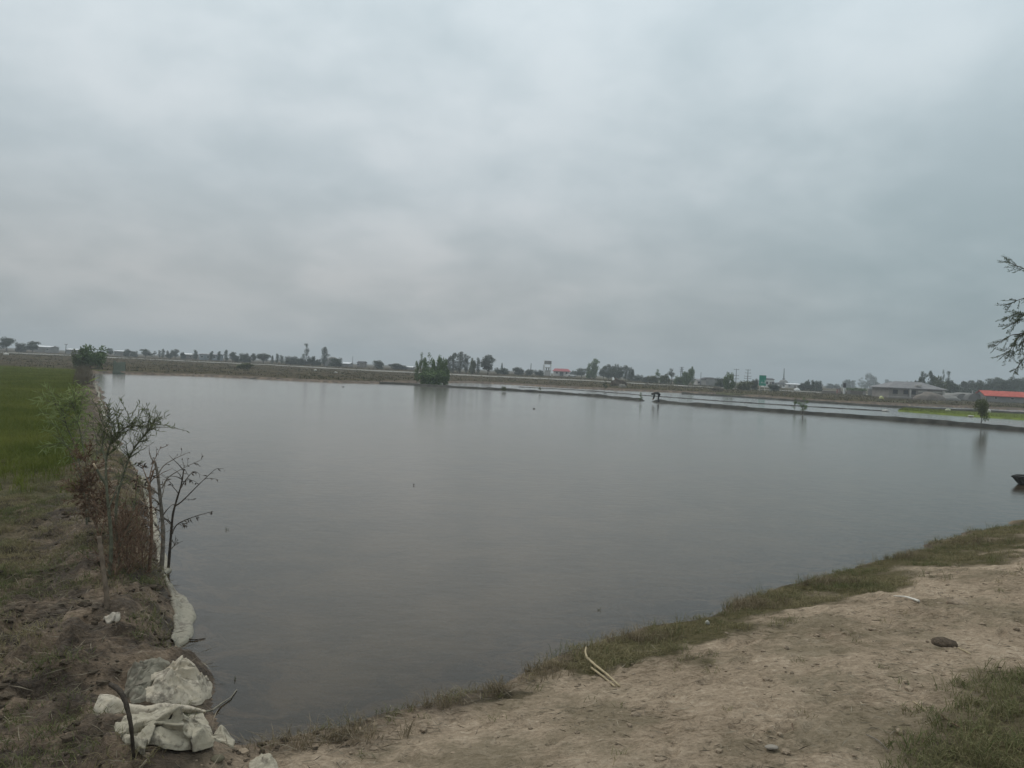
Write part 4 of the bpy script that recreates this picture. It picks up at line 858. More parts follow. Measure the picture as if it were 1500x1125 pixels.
# ------------------------------------------------------------------ distant trees
M_far = {k: mat('foliage_' + k, a, .85, .3, .8, 0, b, attr=True, trans=.12) for k, a, b in (
    ('dark', (.046, .066, .042), (.096, .118, .074)), ('green', (.075, .122, .050), (.145, .195, .080)), ('olive', (.085, .102, .046), (.150, .162, .084)),
    ('grey', (.082, .098, .074), (.140, .155, .120)), ('brown', (.060, .050, .036), (.11, .092, .066)))}
M_trunk = mat('trunk', (.085, .072, .058), .9, .3, 4)
PROTO = {}
def proto(k):
    """trunk and crown of one tree kind, one unit tall and one unit wide"""
    if k in PROTO: return PROTO[k]
    kind_, var = k; r2 = np.random.default_rng(hash(kind_) % 97 + var * 13 if False else sum(map(ord, kind_)) + var * 13)
    tw = MB(); cr = MB(); lobes = []
    if kind_ == 'broad':
        for i in range(12): a = r2.uniform(0, 6.28); rr = r2.uniform(.05, .32); lobes.append(((rr * math.cos(a), rr * math.sin(a), r2.uniform(.30, .86)), r2.uniform(.12, .24), r2.uniform(.10, .18)))
        n = 2000; sz = .045; zt = .62
    elif kind_ == 'poplar':
        for i in range(12): z = .16 + .78 * i / 11; lobes.append(((r2.normal(0, .1), r2.normal(0, .1), z), .34 * (1 - abs(z - .5) * 1.25) * r2.uniform(.7, 1.2) + .04, .09))
        n = 1700; sz = .036; zt = .9
    elif kind_ == 'sparse':
        for i in range(15): z = .2 + .76 * r2.uniform(0, 1); a = r2.uniform(0, 6.28); rr = r2.uniform(.1, .38) * (1.15 - z); lobes.append(((rr * math.cos(a), rr * math.sin(a), z), r2.uniform(.07, .15), r2.uniform(.04, .09)))
        n = 1100; sz = .030; zt = .93
    elif kind_ == 'clump':
        for i in range(16): a = r2.uniform(0, 6.28); rr = .42 * math.sqrt(r2.uniform(0, 1)); lobes.append(((rr * math.cos(a), rr * math.sin(a), r2.uniform(.15, .85) * (1.1 - rr)), r2.uniform(.12, .2), r2.uniform(.11, .2)))
        n = 2200; sz = .055; zt = .5
    elif kind_ == 'bush':
        for i in range(17): a = r2.uniform(0, 6.28); rr = .36 * math.sqrt(r2.uniform(0, 1)); lobes.append(((rr * math.cos(a), rr * math.sin(a), r2.uniform(.08, .82) * (1.05 - rr)), r2.uniform(.12, .22), r2.uniform(.12, .24)))
        n = 2300; sz = .055; zt = .45
    elif kind_ == 'spire':
        for i in range(10): z = .1 + .84 * i / 9; lobes.append(((0, 0, z), .42 * (1 - z) + .08, .08))
        n = 900; sz = .05; zt = .9
    per = max(1, n // len(lobes)); cs, ds = [], []
    for c, rx, rz in lobes:
        u = r2.normal(size=(per, 3)); u /= np.linalg.norm(u, axis=1)[:, None]; u *= (r2.uniform(0, 1, per) ** .45)[:, None]
        cs.append(np.array(c) + u * [rx, rx, rz]); ds.append(u + r2.normal(size=(per, 3)) * .7)
    cs = np.concatenate(cs); ds = np.concatenate(ds); cs[:, 2] = cs[:, 2].clip(.03, None)
    cs[:, 2] *= 1.0 / cs[:, 2].max(); wx = np.abs(cs[:, :2]).max() * 2; cs[:, :2] /= wx
    cr.leaves(cs, ds, sz * 1.55 * r2.uniform(.6, 1.4, len(cs)), sz * 1.05, r2.uniform(0, 1, len(cs)))
    tw.tube([(0, 0, -.06), (.012, 0, zt * .4), (-.01, .01, zt)], [.030, .020, .006], 7)
    for c, rx, rz in lobes[:9]:
        b = np.array([0, 0, max(.08, c[2] - .22)]); e = np.array([c[0] / wx, c[1] / wx, c[2]]); tw.tube([b, (b + e) / 2 + [0, 0, .02], e], [.012, .008, .003], 5, cap=False)
    PROTO[k] = (tw.mesh('trunk', True), cr.mesh('crown'), {}); return PROTO[k]
def tree(px, top, dist, wpx, kind_, colour, label, group=None, var=None, name='tree', cat='tree', sink=.15):
    c = D(px, HOR(px) , dist); z0 = HZ(c.x, dist); h = D(px, top, dist).z - z0; wd = wpx * 1.15 * dist / FPX
    var = (int(px) % 3) if var is None else var
    tm, cm, cache = proto((kind_, var)); root = thing(name, label, cat, (c.x, dist, z0), group, rng.uniform(0, 6.28))
    if colour not in cache: me = cm.copy(); me.materials.append(M_far[colour]); cache[colour] = me
    if 't' not in cache: tm.materials.append(M_trunk); cache['t'] = tm
    for nm, me in (('trunk', cache['t']), ('crown', cache[colour])):
        q = link(nm, me, root); q.scale = (wd, wd, h)
    return root
# left skyline
tree(10, 494, 240, 24, 'broad', 'dark', 'wide dark tree at the end of the road beside the flat topped tree')
tree(-16, 498, 250, 26, 'broad', 'dark', 'wide dark tree half hidden past the end of the road')
tree(30, 502, 245, 14, 'bush', 'grey', 'low grey green shrub between the two wide roadside trees', name='shrub', cat='shrub')
tree(48, 500, 240, 20, 'broad', 'dark', 'small flat topped dark tree by the road over the rice')
tree(133, 506, 95, 38, 'bush', 'green', 'rounded bright green bush at the pond corner by the rice', name='bush', cat='bush')
tree(118, 512, 94, 20, 'bush', 'olive', 'smaller olive bush leaning on the green pond corner bush', name='bush', cat='bush')
tree(162, 510, 270, 9, 'broad', 'dark', 'small round dark tree above the long pale roof')
tree(186, 511.5, 270, 10, 'bush', 'dark', 'little dark shrub next to the long pale roof', name='shrub', cat='shrub')
tree(213, 511.5, 275, 16, 'broad', 'dark', 'flat crowned dark tree alone past the long pale roof')
gl_ = 'small grey green trees strung along the road'
for i, (px, tp, wpx, kd) in enumerate([(196, 514, 10, 'bush'), (226, 514, 9, 'sparse'), (234, 513, 6, 'poplar'), (239, 511, 7, 'poplar'), (248, 514, 9, 'bush'), (257, 511.5, 13, 'broad'), (268, 516, 8, 'bush')]):
    tree(px, tp, 270 + 5 * (i % 3), wpx, kd, 'grey', 'small grey green tree in the row between the pale roofs', gl_, var=i % 3)
tree(286, 512.5, 260, 8, 'poplar', 'dark', 'narrow dark tree just past the white roofed shed')
for i, (px, tp, wpx) in enumerate([(310, 514.5, 8), (321, 514.5, 7)]): tree(px, tp, 262, wpx, 'poplar', 'dark', 'small dark tree rising behind the blue grey shed', 'trees behind the blue grey shed', var=i)
tree(331, 512.5, 255, 8, 'poplar', 'dark', 'thin dark poplar beside the round dark tree on the roadside')
tree(341, 515.5, 255, 15, 'broad', 'dark', 'round dark tree beside the thin dark poplar on the roadside')
tree(357, 517.5, 255, 14, 'bush', 'dark', 'dark bush like tree standing above the low bank bush')
tree(371, 517.5, 258, 10, 'broad', 'grey', 'small grey tree with a pointed crown between dark clumps')
tree(386, 517.5, 255, 22, 'broad', 'dark', 'widest dark tree clump midway along the road', var=1)
SMALLS = ['tiny dark spire shaped tree in the roadside row', 'thin dark poplar before the tall sparse tree', 'short dark poplar next to the grey green bush by the tall sparse tree', 'little dark bush squeezed beside the round dark tree', 'little dark bush between the bush like tree and the pointed grey tree']
for i, (px, tp, wpx, kd) in enumerate([(399, 521, 6, 'spire'), (406, 518, 7, 'poplar'), (413, 520.5, 8, 'poplar'), (347, 521, 8, 'bush'), (364, 521.5, 8, 'bush')]):
    tree(px, tp, 258, wpx, kd, 'dark', SMALLS[i], 'small trees before the tall sparse tree', var=i % 3)
tree(426, 522, 250, 20, 'bush', 'grey', 'low grey green bush at the foot of the tall sparse tree', name='bush', cat='bush')
tree(448, 503.5, 245, 13, 'sparse', 'grey', 'tallest sparse tree with thin foliage on the left skyline', var=0)
tree(457, 522, 247, 14, 'bush', 'dark', 'dark undergrowth bush between the two tall roadside trees', name='bush', cat='bush')
tree(441, 525, 246, 16, 'bush', 'dark', 'dark undergrowth bush under the tallest sparse tree', name='bush', cat='bush')
tree(475, 508.5, 245, 14, 'poplar', 'grey', 'tall oval tree beside the domed shed', var=1)
tree(492, 524, 240, 18, 'bush', 'dark', 'dark round bush in front of the domed shed', name='bush', cat='bush')
tree(466, 526, 244, 8, 'bush', 'dark', 'small dark bush left of the tall oval tree trunk', name='bush', cat='bush')
tree(554, 528, 235, 17, 'bush', 'grey', 'grey green bush by the roadside past the dark hut', name='bush', cat='bush')
tree(582, 532.5, 240, 26, 'bush', 'grey', 'wide low grey bush just before the willow grove', name='bush', cat='bush')
tree(360, 531.5, 132, 25, 'bush', 'olive', 'low dark bush growing on the brown bank', name='bush', cat='bush')
# willow grove on the far bank
gr_ = 'willow grove on the far shore'
WILLOWS = ['narrow willow thrusting up at the outer edge of the grove', 'tallest thin willow of the far shore grove', 'airy tall willow second in height in the far shore grove', 'full crowned willow in the middle of the far shore grove', 'broad low topped willow beside the pale poplars behind', 'wide leafy willow thicket at the waterline of the grove', 'slim willow between the tallest one and the airy tall one', 'slim willow pressed against the full crowned one']
for i, (px, tp, wpx, d_) in enumerate([(611, 529, 9, 111), (617, 516.5, 10, 112), (628, 517, 16, 110), (639, 521, 14, 112), (651, 526, 16, 110), (636, 541, 42, 107), (622, 524, 13, 109), (644, 524, 12, 109)]):
    tree(px, tp, d_, wpx, ['poplar', 'sparse', 'sparse', 'clump', 'clump', 'bush', 'poplar', 'poplar'][i], 'green', WILLOWS[i], gr_, var=i % 3, name='willow_tree')
bh = 'pale trees behind the willow grove'
POPL = ['tall grey green poplar standing next to the willow grove', 'tallest grey green poplar behind the willow grove', 'grey green poplar beside the low olive tree', 'short grey green poplar tucked behind the willows']
for i, (px, tp, wpx) in enumerate([(664, 517, 17), (674, 515.5, 16), (683, 519, 13), (657, 523, 10)]): tree(px, tp, 210, wpx, 'poplar', 'grey', POPL[i], bh, var=i % 3)
tree(692, 525, 208, 10, 'clump', 'olive', 'low olive tree between the poplars and the round speckled tree')
tree(700, 524, 208, 8, 'poplar', 'grey', 'narrow grey tree leaning by the round speckled tree')
tree(715, 520, 205, 23, 'broad', 'grey', 'round speckled tree standing apart right of the willow grove', var=2)
tree(735, 532, 300, 5, 'spire', 'dark', 'dark pencil shaped cypress near the round speckled tree', name='cypress_tree')
tree(736, 539, 240, 20, 'bush', 'dark', 'dark thicket at the foot of the pencil cypress', name='bush', cat='bush')
tree(759, 538, 250, 18, 'bush', 'grey', 'grey thicket between the pencil cypress and the chimney', name='bush', cat='bush')
tree(776, 541, 250, 14, 'bush', 'grey', 'low grey thicket round the foot of the dark chimney', name='bush', cat='bush')
tree(790, 542, 255, 14, 'bush', 'grey', 'low grey thicket beside the white framed tower', name='bush', cat='bush')
# middle
tree(842, 543, 330, 12, 'bush', 'dark', 'small dark tree against the end wall of the red roofed house')
tree(852, 539.5, 300, 20, 'broad', 'dark', 'dark spreading tree between the house and the tall pale poplar')
tree(870, 525.5, 260, 19, 'poplar', 'green', 'tall leafy poplar beside the dark hedge of trees', var=2, name='poplar_tree')
tree(866, 532, 262, 16, 'clump', 'green', 'bushy green tree at the foot of the tall leafy poplar')
hd = 'dark trees right of the tall poplar'
DARKROW = ['dark broad tree beginning the row by the tall leafy poplar', 'tallest dark pointed tree in the row beside the tall poplar', 'dark bushy tree as tall as its pointed neighbour in the row', 'lower dark broad tree in a dip of the solid row', 'dark pointed tree rising near the open end of the row', 'small dark bushy tree closing the solid row', 'widest low dark tree filling the foot of the solid row']
for i, (px, tp, wpx) in enumerate([(884, 536, 14), (892, 533.5, 13), (902, 533.5, 13), (910, 537, 12), (917, 535, 13), (924, 538, 9), (898, 541, 22)]): tree(px, tp, 265 + 4 * (i % 3), wpx, ['broad', 'poplar', 'clump'][i % 3], 'dark', DARKROW[i], hd, var=i % 3)
tree(934, 549, 270, 14, 'bush', 'dark', 'low dark bush ending the solid row of trees', name='bush', cat='bush')
tree(948, 552, 240, 16, 'bush', 'grey', 'low grey bush before the lattice pylon trees', name='bush', cat='bush')
tree(964, 541, 225, 10, 'sparse', 'green', 'slender green tree with a ragged top near the forked tree')
tree(974, 548, 226, 18, 'clump', 'olive', 'olive bushy tree between the ragged tree and the forked tree')
tree(984, 540, 225, 15, 'sparse', 'grey', 'forked grey tree next to the lattice pylon', var=1)
tree(956, 550, 224, 16, 'bush', 'olive', 'olive undergrowth below the slender ragged tree', name='bush', cat='bush')
tree(1008, 541, 215, 17, 'clump', 'green', 'dense green tree at the right of the lattice pylon', var=1)
tree(1014, 537, 216, 8, 'poplar', 'green', 'pointed green tree rising out of the dense green one')
tree(996, 551, 220, 16, 'bush', 'green', 'green bush covering the lattice pylon foot', name='bush', cat='bush')
tree(1068, 546, 165, 16, 'clump', 'green', 'upright green bush before the twin pole pylons', name='bush', cat='bush')
tree(1056, 553, 200, 16, 'bush', 'dark', 'dark bush behind the upright green bush', name='bush', cat='bush')
tree(1092, 558, 175, 26, 'bush', 'olive', 'low olive scrub left of the green road sign', name='bush', cat='bush')
tree(1106, 555, 180, 10, 'bush', 'grey', 'small grey bush against the green road sign', name='bush', cat='bush')
tree(1133, 563, 185, 18, 'bush', 'dark', 'dark scrub right of the green road sign', name='bush', cat='bush')
tree(1176, 561, 230, 12, 'bush', 'dark', 'small dark bush by the pale covered heap', name='bush', cat='bush')
tree(1187, 556.5, 228, 14, 'clump', 'dark', 'dark ragged tree left of the pair beyond the covered heap')
tree(1197, 558, 226, 16, 'clump', 'dark', 'dark broad bush right of the ragged tree beyond the heap', name='bush', cat='bush')
tree(1219, 562, 420, 20, 'bush', 'dark', 'hazy dark thicket far behind the low wall', name='bush', cat='bush')
fz = 'hazy trees far behind the gateway'
HAZY = ['hazy bushy tree just behind the white pillar', 'hazy slim tree beside the one behind the white pillar', 'hazy sparse tree next to the tallest hazy one', 'tallest faint tree in the haze behind the gateway', 'hazy slim tree on the grey house side of the faint group', 'wide hazy tree at the foot of the tallest faint one', 'faintest lone tree in the haze beside the grey house']
for i, (px, tp, wpx, d_) in enumerate([(1240, 556, 12, 520), (1249, 557, 12, 540), (1262, 553, 12, 620), (1275, 547, 14, 620), (1284, 559, 12, 520), (1268, 559, 18, 500), (1301, 556, 10, 680)]): tree(px, tp, d_, wpx, ['clump', 'poplar', 'sparse'][i % 3], 'dark', HAZY[i], fz, var=i % 3)
# trees behind the grey house
for i, (px, tp, wpx, kd, cl, lb) in enumerate([(1331, 559, 10, 'bush', 'dark', 'small dark shrub peeping over the grey house ridge'), (1345, 553, 12, 'clump', 'dark', 'dark low tree over the grey hip roof'),
        (1352, 544.5, 12, 'poplar', 'dark', 'slim dark tree behind the grey hip roof'), (1363, 543.5, 13, 'poplar', 'dark', 'tall block shaped dark tree behind the grey house'),
        (1372, 552, 22, 'clump', 'olive', 'broad olive tree at the grey house corner'), (1380, 542, 8, 'sparse', 'dark', 'tallest spiky tree behind the grey house'),
        (1388, 544, 11, 'sparse', 'dark', 'spiky dark tree with bare upright shoots by the grey house'), (1392, 558, 20, 'clump', 'dark', 'dense dark tree right of the grey house')]):
    tree(px, tp, 190 + 3 * i, wpx, kd, cl, lb, var=i % 3)
rw = 'dark tree belt behind the orange roofed shed'
for i, px in enumerate(range(1398, 1620, 9)):
    tp = [560, 559, 561, 557, 559, 556, 553, 552, 555, 556, 551, 549.5, 553, 556][i % 14] + .02 * (px - 1400); tree(px + (i * 7 % 5) - 2, tp, 235 + 9 * (i % 4), 20 + (i * 5 % 9), ['broad', 'clump', 'broad', 'poplar'][i % 4], 'dark', 'dark green tree in the long belt behind the orange roofed shed', rw, var=i % 3)
for i, px in enumerate(range(1402, 1600, 14)): tree(px, 569 + .03 * (px - 1400), 226, 26, 'bush', 'dark', 'dark shrub under the tree belt behind the orange roofed shed', 'shrubs under the tree belt', var=i % 3, name='shrub', cat='shrub')
# little trees on the dikes
def dtree(px, base, top, wpx, kd, cl, lb, var=0, cat='shrub', name='shrub'):
    b = P(px, base, .2); r = tree(px, top, b.y, wpx, kd, cl, lb, None, var, name, cat); h_ = D(px, top, b.y).z - .12; r.location = (b.x, b.y, .12)
    for ch in r.children: ch.scale.z = h_
dtree(1437, 622, 583, 19, 'broad', 'olive', 'bushy topped little tree on the main dike in front of the orange roofed shed', 1, 'tree', 'tree')
dtree(1176, 604, 583, 18, 'sparse', 'green', 'ragged green shrub on the main dike with its reflection', 2)
dtree(1164, 599.5, 584, 8, 'sparse', 'green', 'thin seedling shrub next to the ragged shrub on the main dike', 1)
dtree(938, 587, 575, 7, 'sparse', 'green', 'thin leafy sapling on the dike left of the bent worker', 0, 'sapling', 'sapling')
dtree(791, 574, 566.5, 6, 'sparse', 'olive', 'short sapling on the far end of the main dike', 1, 'sapling', 'sapling')
dtree(738, 571.5, 566, 7, 'bush', 'olive', 'small tuft shrub on the dike near the willow grove', 1)
dtree(886, 571, 557.5, 8, 'sparse', 'dark', 'dark spindly shrub beside the brown brush heap', 2)

# ------------------------------------------------------------------ tree outside the frame whose boughs reach in
tb = Vector((9.9, 10.6, HZ(9.9, 10.6))); tr = thing('acacia_tree', 'feathery leaved tree at the path with drooping boughs against the sky', 'tree', tb)
mb = MB(); crown_c = tb + Vector((0, 0, 4.2)); mb.tube(smoothline([(0, 0, -.2), (.05, 0, 1.2), (-.1, .1, 2.4), (.1, 0, 4.4)], 14), np.linspace(.16, .06, 14), 10); mb.build('trunk', M_trunk, tr, True)
M_fea = mat('feathery_leaf', (.060, .080, .042), .75, .3, 5, 0, (.11, .135, .075), attr=True, trans=.25)
def bough(px, dep, subs, seed, start):
    mbw, mbl = MB(), MB(); r2 = np.random.default_rng(seed); pts = [Vector(start)] + [D(a, b, dep + .1 * k) - tb for k, (a, b) in enumerate(px)]
    pl = smoothline(pts, 26); mbw.tube(pl, np.linspace(.012, .0025, 26), 6)
    runs = [pl[10:], pl[3:14]]
    for s_ in subs:
        c = smoothline([D(a, b, dep + .1) - tb for a, b in s_], 12); mbw.tube(c, np.linspace(.006, .003, 12), 5); runs.append(c)
    for c in runs:
        for k in range(12):
            i = r2.integers(1, len(c) - 1); ax = c[i + 1] - c[i - 1]; ax = ax / np.linalg.norm(ax); d = ax * .9 + r2.normal(0, .45, 3) + [0, 0, -.1]; d /= np.linalg.norm(d); ln = r2.uniform(.08, .17)
            q = np.array([c[i], c[i] + d * ln * .5, c[i] + d * ln + [0, 0, -.01]]); mbw.tube(q, [.002, .0016, .001], 4, cap=False)
            m_ = 9; f = np.linspace(.15, 1, m_); cc = c[i] + d * ln * f[:, None]; sdv = np.cross(d, r2.normal(size=3)); sdv /= np.linalg.norm(sdv)
            for sg in (-1, 1): mbl.leaves(cc, sdv * sg + d * .7 + r2.normal(0, .2, (m_, 3)), r2.uniform(.022, .042, m_), .010, r2.uniform(0, 1, m_))
    b_o = mbw.build('bough', M_trunk, tr, True); mbl.build('foliage', M_fea, b_o)
bough([(1560, 420), (1500, 394), (1476, 383)], 10.2, [], 1, (-.3, 0, 3.0))
bough([(1560, 428), (1500, 437), (1477, 447)], 10.3, [], 2, (-.3, 0, 2.9))
bough([(1560, 460), (1500, 461), (1488, 459), (1469, 471)], 10.4, [[(1500, 467), (1490, 471), (1477, 478)]], 3, (-.3, .0, 2.7))
bough([(1560, 474), (1500, 488), (1479, 492), (1458, 507)], 10.5, [[(1500, 490), (1488, 498), (1484, 514)], [(1492, 494), (1480, 512), (1470, 520)], [(1500, 494), (1498, 502), (1496, 510)]], 4, (-.3, 0, 2.5))
bough([(1560, 495), (1510, 517), (1491, 537), (1486, 545)], 10.6, [], 5, (-.3, 0, 2.3))
for k in range(12):
    r2 = np.random.default_rng(300 + k); an = -1.9 + 3.8 * k / 11 + r2.normal(0, .15); z0 = r2.uniform(1.9, 3.9); L_ = r2.uniform(1.2, 2.0); d = np.array([math.cos(an), math.sin(an), .55])
    mbw, mbl = MB(), MB(); grow(mbw, mbl, [(0, 0, z0), d * L_ * .4 + [0, 0, z0 + .1], d * L_ * .8 + [0, 0, z0 + .05], d * L_ + [0, 0, z0 - .3]], .03, .006, 26, .6, 26, .045, .014, 300 + k, .1, .5, tw_from=.25)
    b_o = mbw.build('bough', M_trunk, tr, True); mbl.build('foliage', M_fea, b_o)

# ------------------------------------------------------------------ buildings
def quadbox(o, name, x0, x1, y0, y1, z0, z1, m): mb = MB(); mb.box(((x0 + x1) / 2, (y0 + y1) / 2, (z0 + z1) / 2), (x1 - x0, y1 - y0, z1 - z0)); return mb.build(name, m, o)
def place(px, dist):
    c = D(px, HOR(px), dist); return Vector((c.x, dist, HZ(c.x, dist)))
M_wall = {k: mat('wall_' + k, c, .9, .15, .8, .01) for k, c in (('pale', (.42, .40, .37)), ('grey', (.20, .195, .18)), ('block', (.235, .215, .195)), ('white', (.62, .62, .60)), ('blue', (.20, .225, .24)), ('brown', (.17, .145, .12)))}
M_roof = {k: mat('roof_' + k, c, .7, .18, 1.2) for k, c in (('red', (.30, .070, .075)), ('orange', (.40, .085, .060)), ('grey', (.19, .185, .185)), ('white', (.62, .63, .63)), ('dark', (.05, .05, .05)), ('brown', (.12, .09, .07)))}
M_glass = mat('dark_window', (.018, .020, .022), .25, .2, 2, spec=.5)
def windows(o, wall_, rects, y):
    for (x0, x1, z0, z1) in rects:
        f = quadbox(wall_, 'window', x0, x1, y - .05, y + .02, z0, z1, M_wall['pale']); g = .12 * (x1 - x0); quadbox(f, 'pane', x0 + g, x1 - g, y - .075, y - .045, z0 + g, z1 - g, M_glass)
def gable(o, name, x0, x1, y0, y1, ze, zr, m, axis_='x', t=.12, ov=.35):
    x0, x1, y0, y1 = x0 - ov, x1 + ov, y0 - ov, y1 + ov
    if axis_ == 'x': ym = (y0 + y1) / 2; v = [(x0, y0, ze), (x1, y0, ze), (x1, ym, zr), (x0, ym, zr), (x0, y1, ze), (x1, y1, ze)]
    else: xm = (x0 + x1) / 2; v = [(x0, y0, ze), (x0, y1, ze), (xm, y1, zr), (xm, y0, zr), (x1, y0, ze), (x1, y1, ze)]
    v = v + [(a, b, c - t) for a, b, c in v]; q = [(0, 1, 2, 3), (3, 2, 5, 4), (9, 8, 7, 6), (10, 11, 8, 9), (0, 6, 7, 1), (4, 5, 11, 10), (0, 3, 9, 6), (3, 4, 10, 9), (1, 7, 8, 2), (2, 8, 11, 5)]
    mb = MB(); mb.add(v, q); return mb.build(name, m, o)
def gable_end(o, x, y0, y1, ze, zr, m, t=.2):
    mb = MB(); v = [(x - t / 2, y0, ze), (x - t / 2, y1, ze), (x - t / 2, (y0 + y1) / 2, zr), (x + t / 2, y0, ze), (x + t / 2, y1, ze), (x + t / 2, (y0 + y1) / 2, zr)]
    mb.add(v, [(0, 3, 4, 1), (1, 4, 5, 2), (2, 5, 3, 0)], [(0, 1, 2), (3, 5, 4)]); return mb.build('gable', m, o)
def hip(o, x0, x1, y0, y1, ze, zr, m, ov=.5, inset=.35):
    x0, x1, y0, y1 = x0 - ov, x1 + ov, y0 - ov, y1 + ov; ym = (y0 + y1) / 2; dx = (x1 - x0) * inset; v = [(x0, y0, ze), (x1, y0, ze), (x1, y1, ze), (x0, y1, ze), (x0 + dx, ym, zr), (x1 - dx, ym, zr), (x0, y0, ze - .15), (x1, y0, ze - .15), (x1, y1, ze - .15), (x0, y1, ze - .15)]
    mb = MB(); mb.add(v, [(0, 1, 5, 4), (2, 3, 4, 5), (0, 6, 7, 1), (1, 7, 8, 2), (2, 8, 9, 3), (3, 9, 6, 0), (9, 8, 7, 6)], [(1, 2, 5), (3, 0, 4)]); return mb.build('roof', m, o)
# red roofed house
b = place(823, 330); s_ = 330 / FPX; o = thing('house', 'pale house with a dark red roof and painted-on porch beside the white tower', 'house', b)
zt = D(823, 540, 330).z - b.z; ze = D(823, 543.7, 330).z - b.z; wl_ = quadbox(o, 'wall', -3.3, 3.3, 0, 6, -.5, ze, M_wall['pale']); hip(o, -3.3, 3.3, 0, 6, ze, zt, M_roof['red'], .5, .12)
quadbox(o, 'porch_shade', -.9, .7, -.03, .3, 0, ze - .35, M_roof['dark']); windows(o, wl_, [(-2.6, -1.6, .9, 1.9), (1.5, 2.5, .9, 1.9)], 0)  # near-black slab on the wall front paints the shade of a recessed entrance
quadbox(o, 'step', -1.6, 1.6, -.9, 0, -.3, .12, M_wall['grey'])
# white car by the house
b = place(838, 322); o = thing('car', 'white car parked at the end of the red roofed house', 'car', b)
mb = MB(); mb.box((0, 0, .62), (3.9, 1.6, .55), 0, .5, .96); mb.build('body', M_wall['white'], o); mb = MB(); mb.box((.1, 0, 1.12), (2.1, 1.45, .5), 0, .5, .75); mb.build('cabin', M_glass, o)
for x in (-1.2, 1.2):
    for y in (-.75, .75): mb = MB(); mb.tube([(x, y - .1, .3), (x, y + .1, .3)], .31, 12); mb.build('wheel', M_roof['dark'], o)
# white framed tower
b = place(802, 300); zt = D(802, 528.5, 300).z - b.z; o = thing('water_tower', 'tall white concrete frame tower with open bays beside the red roofed house', 'tower', b)
hw = 1.25
for x in (-hw, hw):
    for y in (0, 2.2): quadbox(o, 'column', x - .17, x + .17, y - .17, y + .17, -.5, zt, M_wall['white'])
for k, z in enumerate((.35, .55, .78)): quadbox(o, 'beam', -hw, hw, -.12, 2.3, zt * z - .12, zt * z + .12, M_wall['pale'])
quadbox(o, 'tank', -hw - .1, hw + .1, -.2, 2.4, zt * .80, zt, M_wall['grey']); quadbox(o, 'lower_wall', -hw + .18, hw - .18, .2, 2.0, -.5, zt * .33, M_wall['pale'])
for x in (-.45, .45): quadbox(o, 'panel', x - .25, x + .25, .05, .25, zt * .36, zt * .53, M_wall['grey'])
# chimneys / poles
def pole(px, top, dist, r, m, name, label, cat, arms=(), r1=None):
    b = place(px, dist); h = D(px, top, dist).z - b.z; o = thing(name, label, cat, b); mb = MB(); mb.tube([(0, 0, -.4), (0, 0, h * .5), (0, 0, h)], [r, r * .9, r1 or r * .75], 8); mb.build('shaft', m, o, True)
    for z, L in arms:
        mb = MB(); mb.box((0, 0, h * z), (L, .1, .12)); mb.build('crossarm', m, o)
        for sx_ in (-.45, .45): mb = MB(); mb.tube([(L * sx_, 0, h * z + .06), (L * sx_, 0, h * z + .28)], .05, 6); mb.build('insulator', M_wall['pale'], o)
    return o
M_steel = mat('dull_steel', (.16, .17, .175), .6, .15, 2); M_dark = M_roof['dark']
pole(777.5, 532, 300, .16, M_dark, 'chimney', 'slim dark chimney standing left of the white framed tower', 'chimney')
pole(795.5, 534, 300, .12, M_steel, 'pole', 'thin grey pole right beside the white framed tower', 'pole')
pole(516.5, 521.5, 300, .11, M_steel, 'pole', 'bare grey pole between the domed shed and the dark hut', 'pole')
pole(96.5, 504, 260, .13, M_dark, 'utility_pole', 'dark utility pole with one crossarm over the pale roofs', 'pole', [(.95, 1.0)])
pole(1026.5, 545, 260, .11, M_steel, 'pole', 'thin pole over the curved roofed shed', 'pole')
pole(1064.5, 544, 240, .13, M_steel, 'pole', 'grey pole behind the upright green bush', 'pole')
pole(1078, 540, 240, .13, M_steel, 'utility_pole', 'left of two tall poles with stacked crossarms', 'pole', [(.95, 1.6), (.62, 1.8), (.45, 1.8)])
pole(1095, 541, 238, .15, M_steel, 'utility_pole', 'right of two tall poles with stacked crossarms', 'pole', [(.96, 1.6), (.8, 1.8), (.62, 2.2), (.5, 2.2)])
pole(1425, 572, 178, .05, M_wall['white'], 'pole', 'short white post by the arched sheds', 'pole')
# lattice pylon
b = place(998, 235); h = D(998, 537.5, 235).z - b.z; o = thing('lattice_pylon', 'grey lattice pylon rising between the forked tree and the dense green tree', 'pylon', b)
for sx_ in (-1, 1):
    for sy in (-1, 1): mb = MB(); mb.tube([(.5 * sx_, .5 * sy, -.4), (.22 * sx_, .22 * sy, h * .7), (.12 * sx_, .12 * sy, h)], .05, 5); mb.build('leg', M_steel, o)
for k in range(9):
    z = h * (.06 + .1 * k); wd = .5 - .4 * z / h
    for sx_ in (-1, 1): mb = MB(); mb.tube([(-wd * sx_, -wd, z), (wd * sx_, -wd, z + h * .1)], .035, 4); mb.build('brace', M_steel, o)
for z in (.98, .86, .74): mb = MB(); mb.box((0, 0, h * z), (1.3, .12, .12)); mb.build('crossarm', M_steel, o)
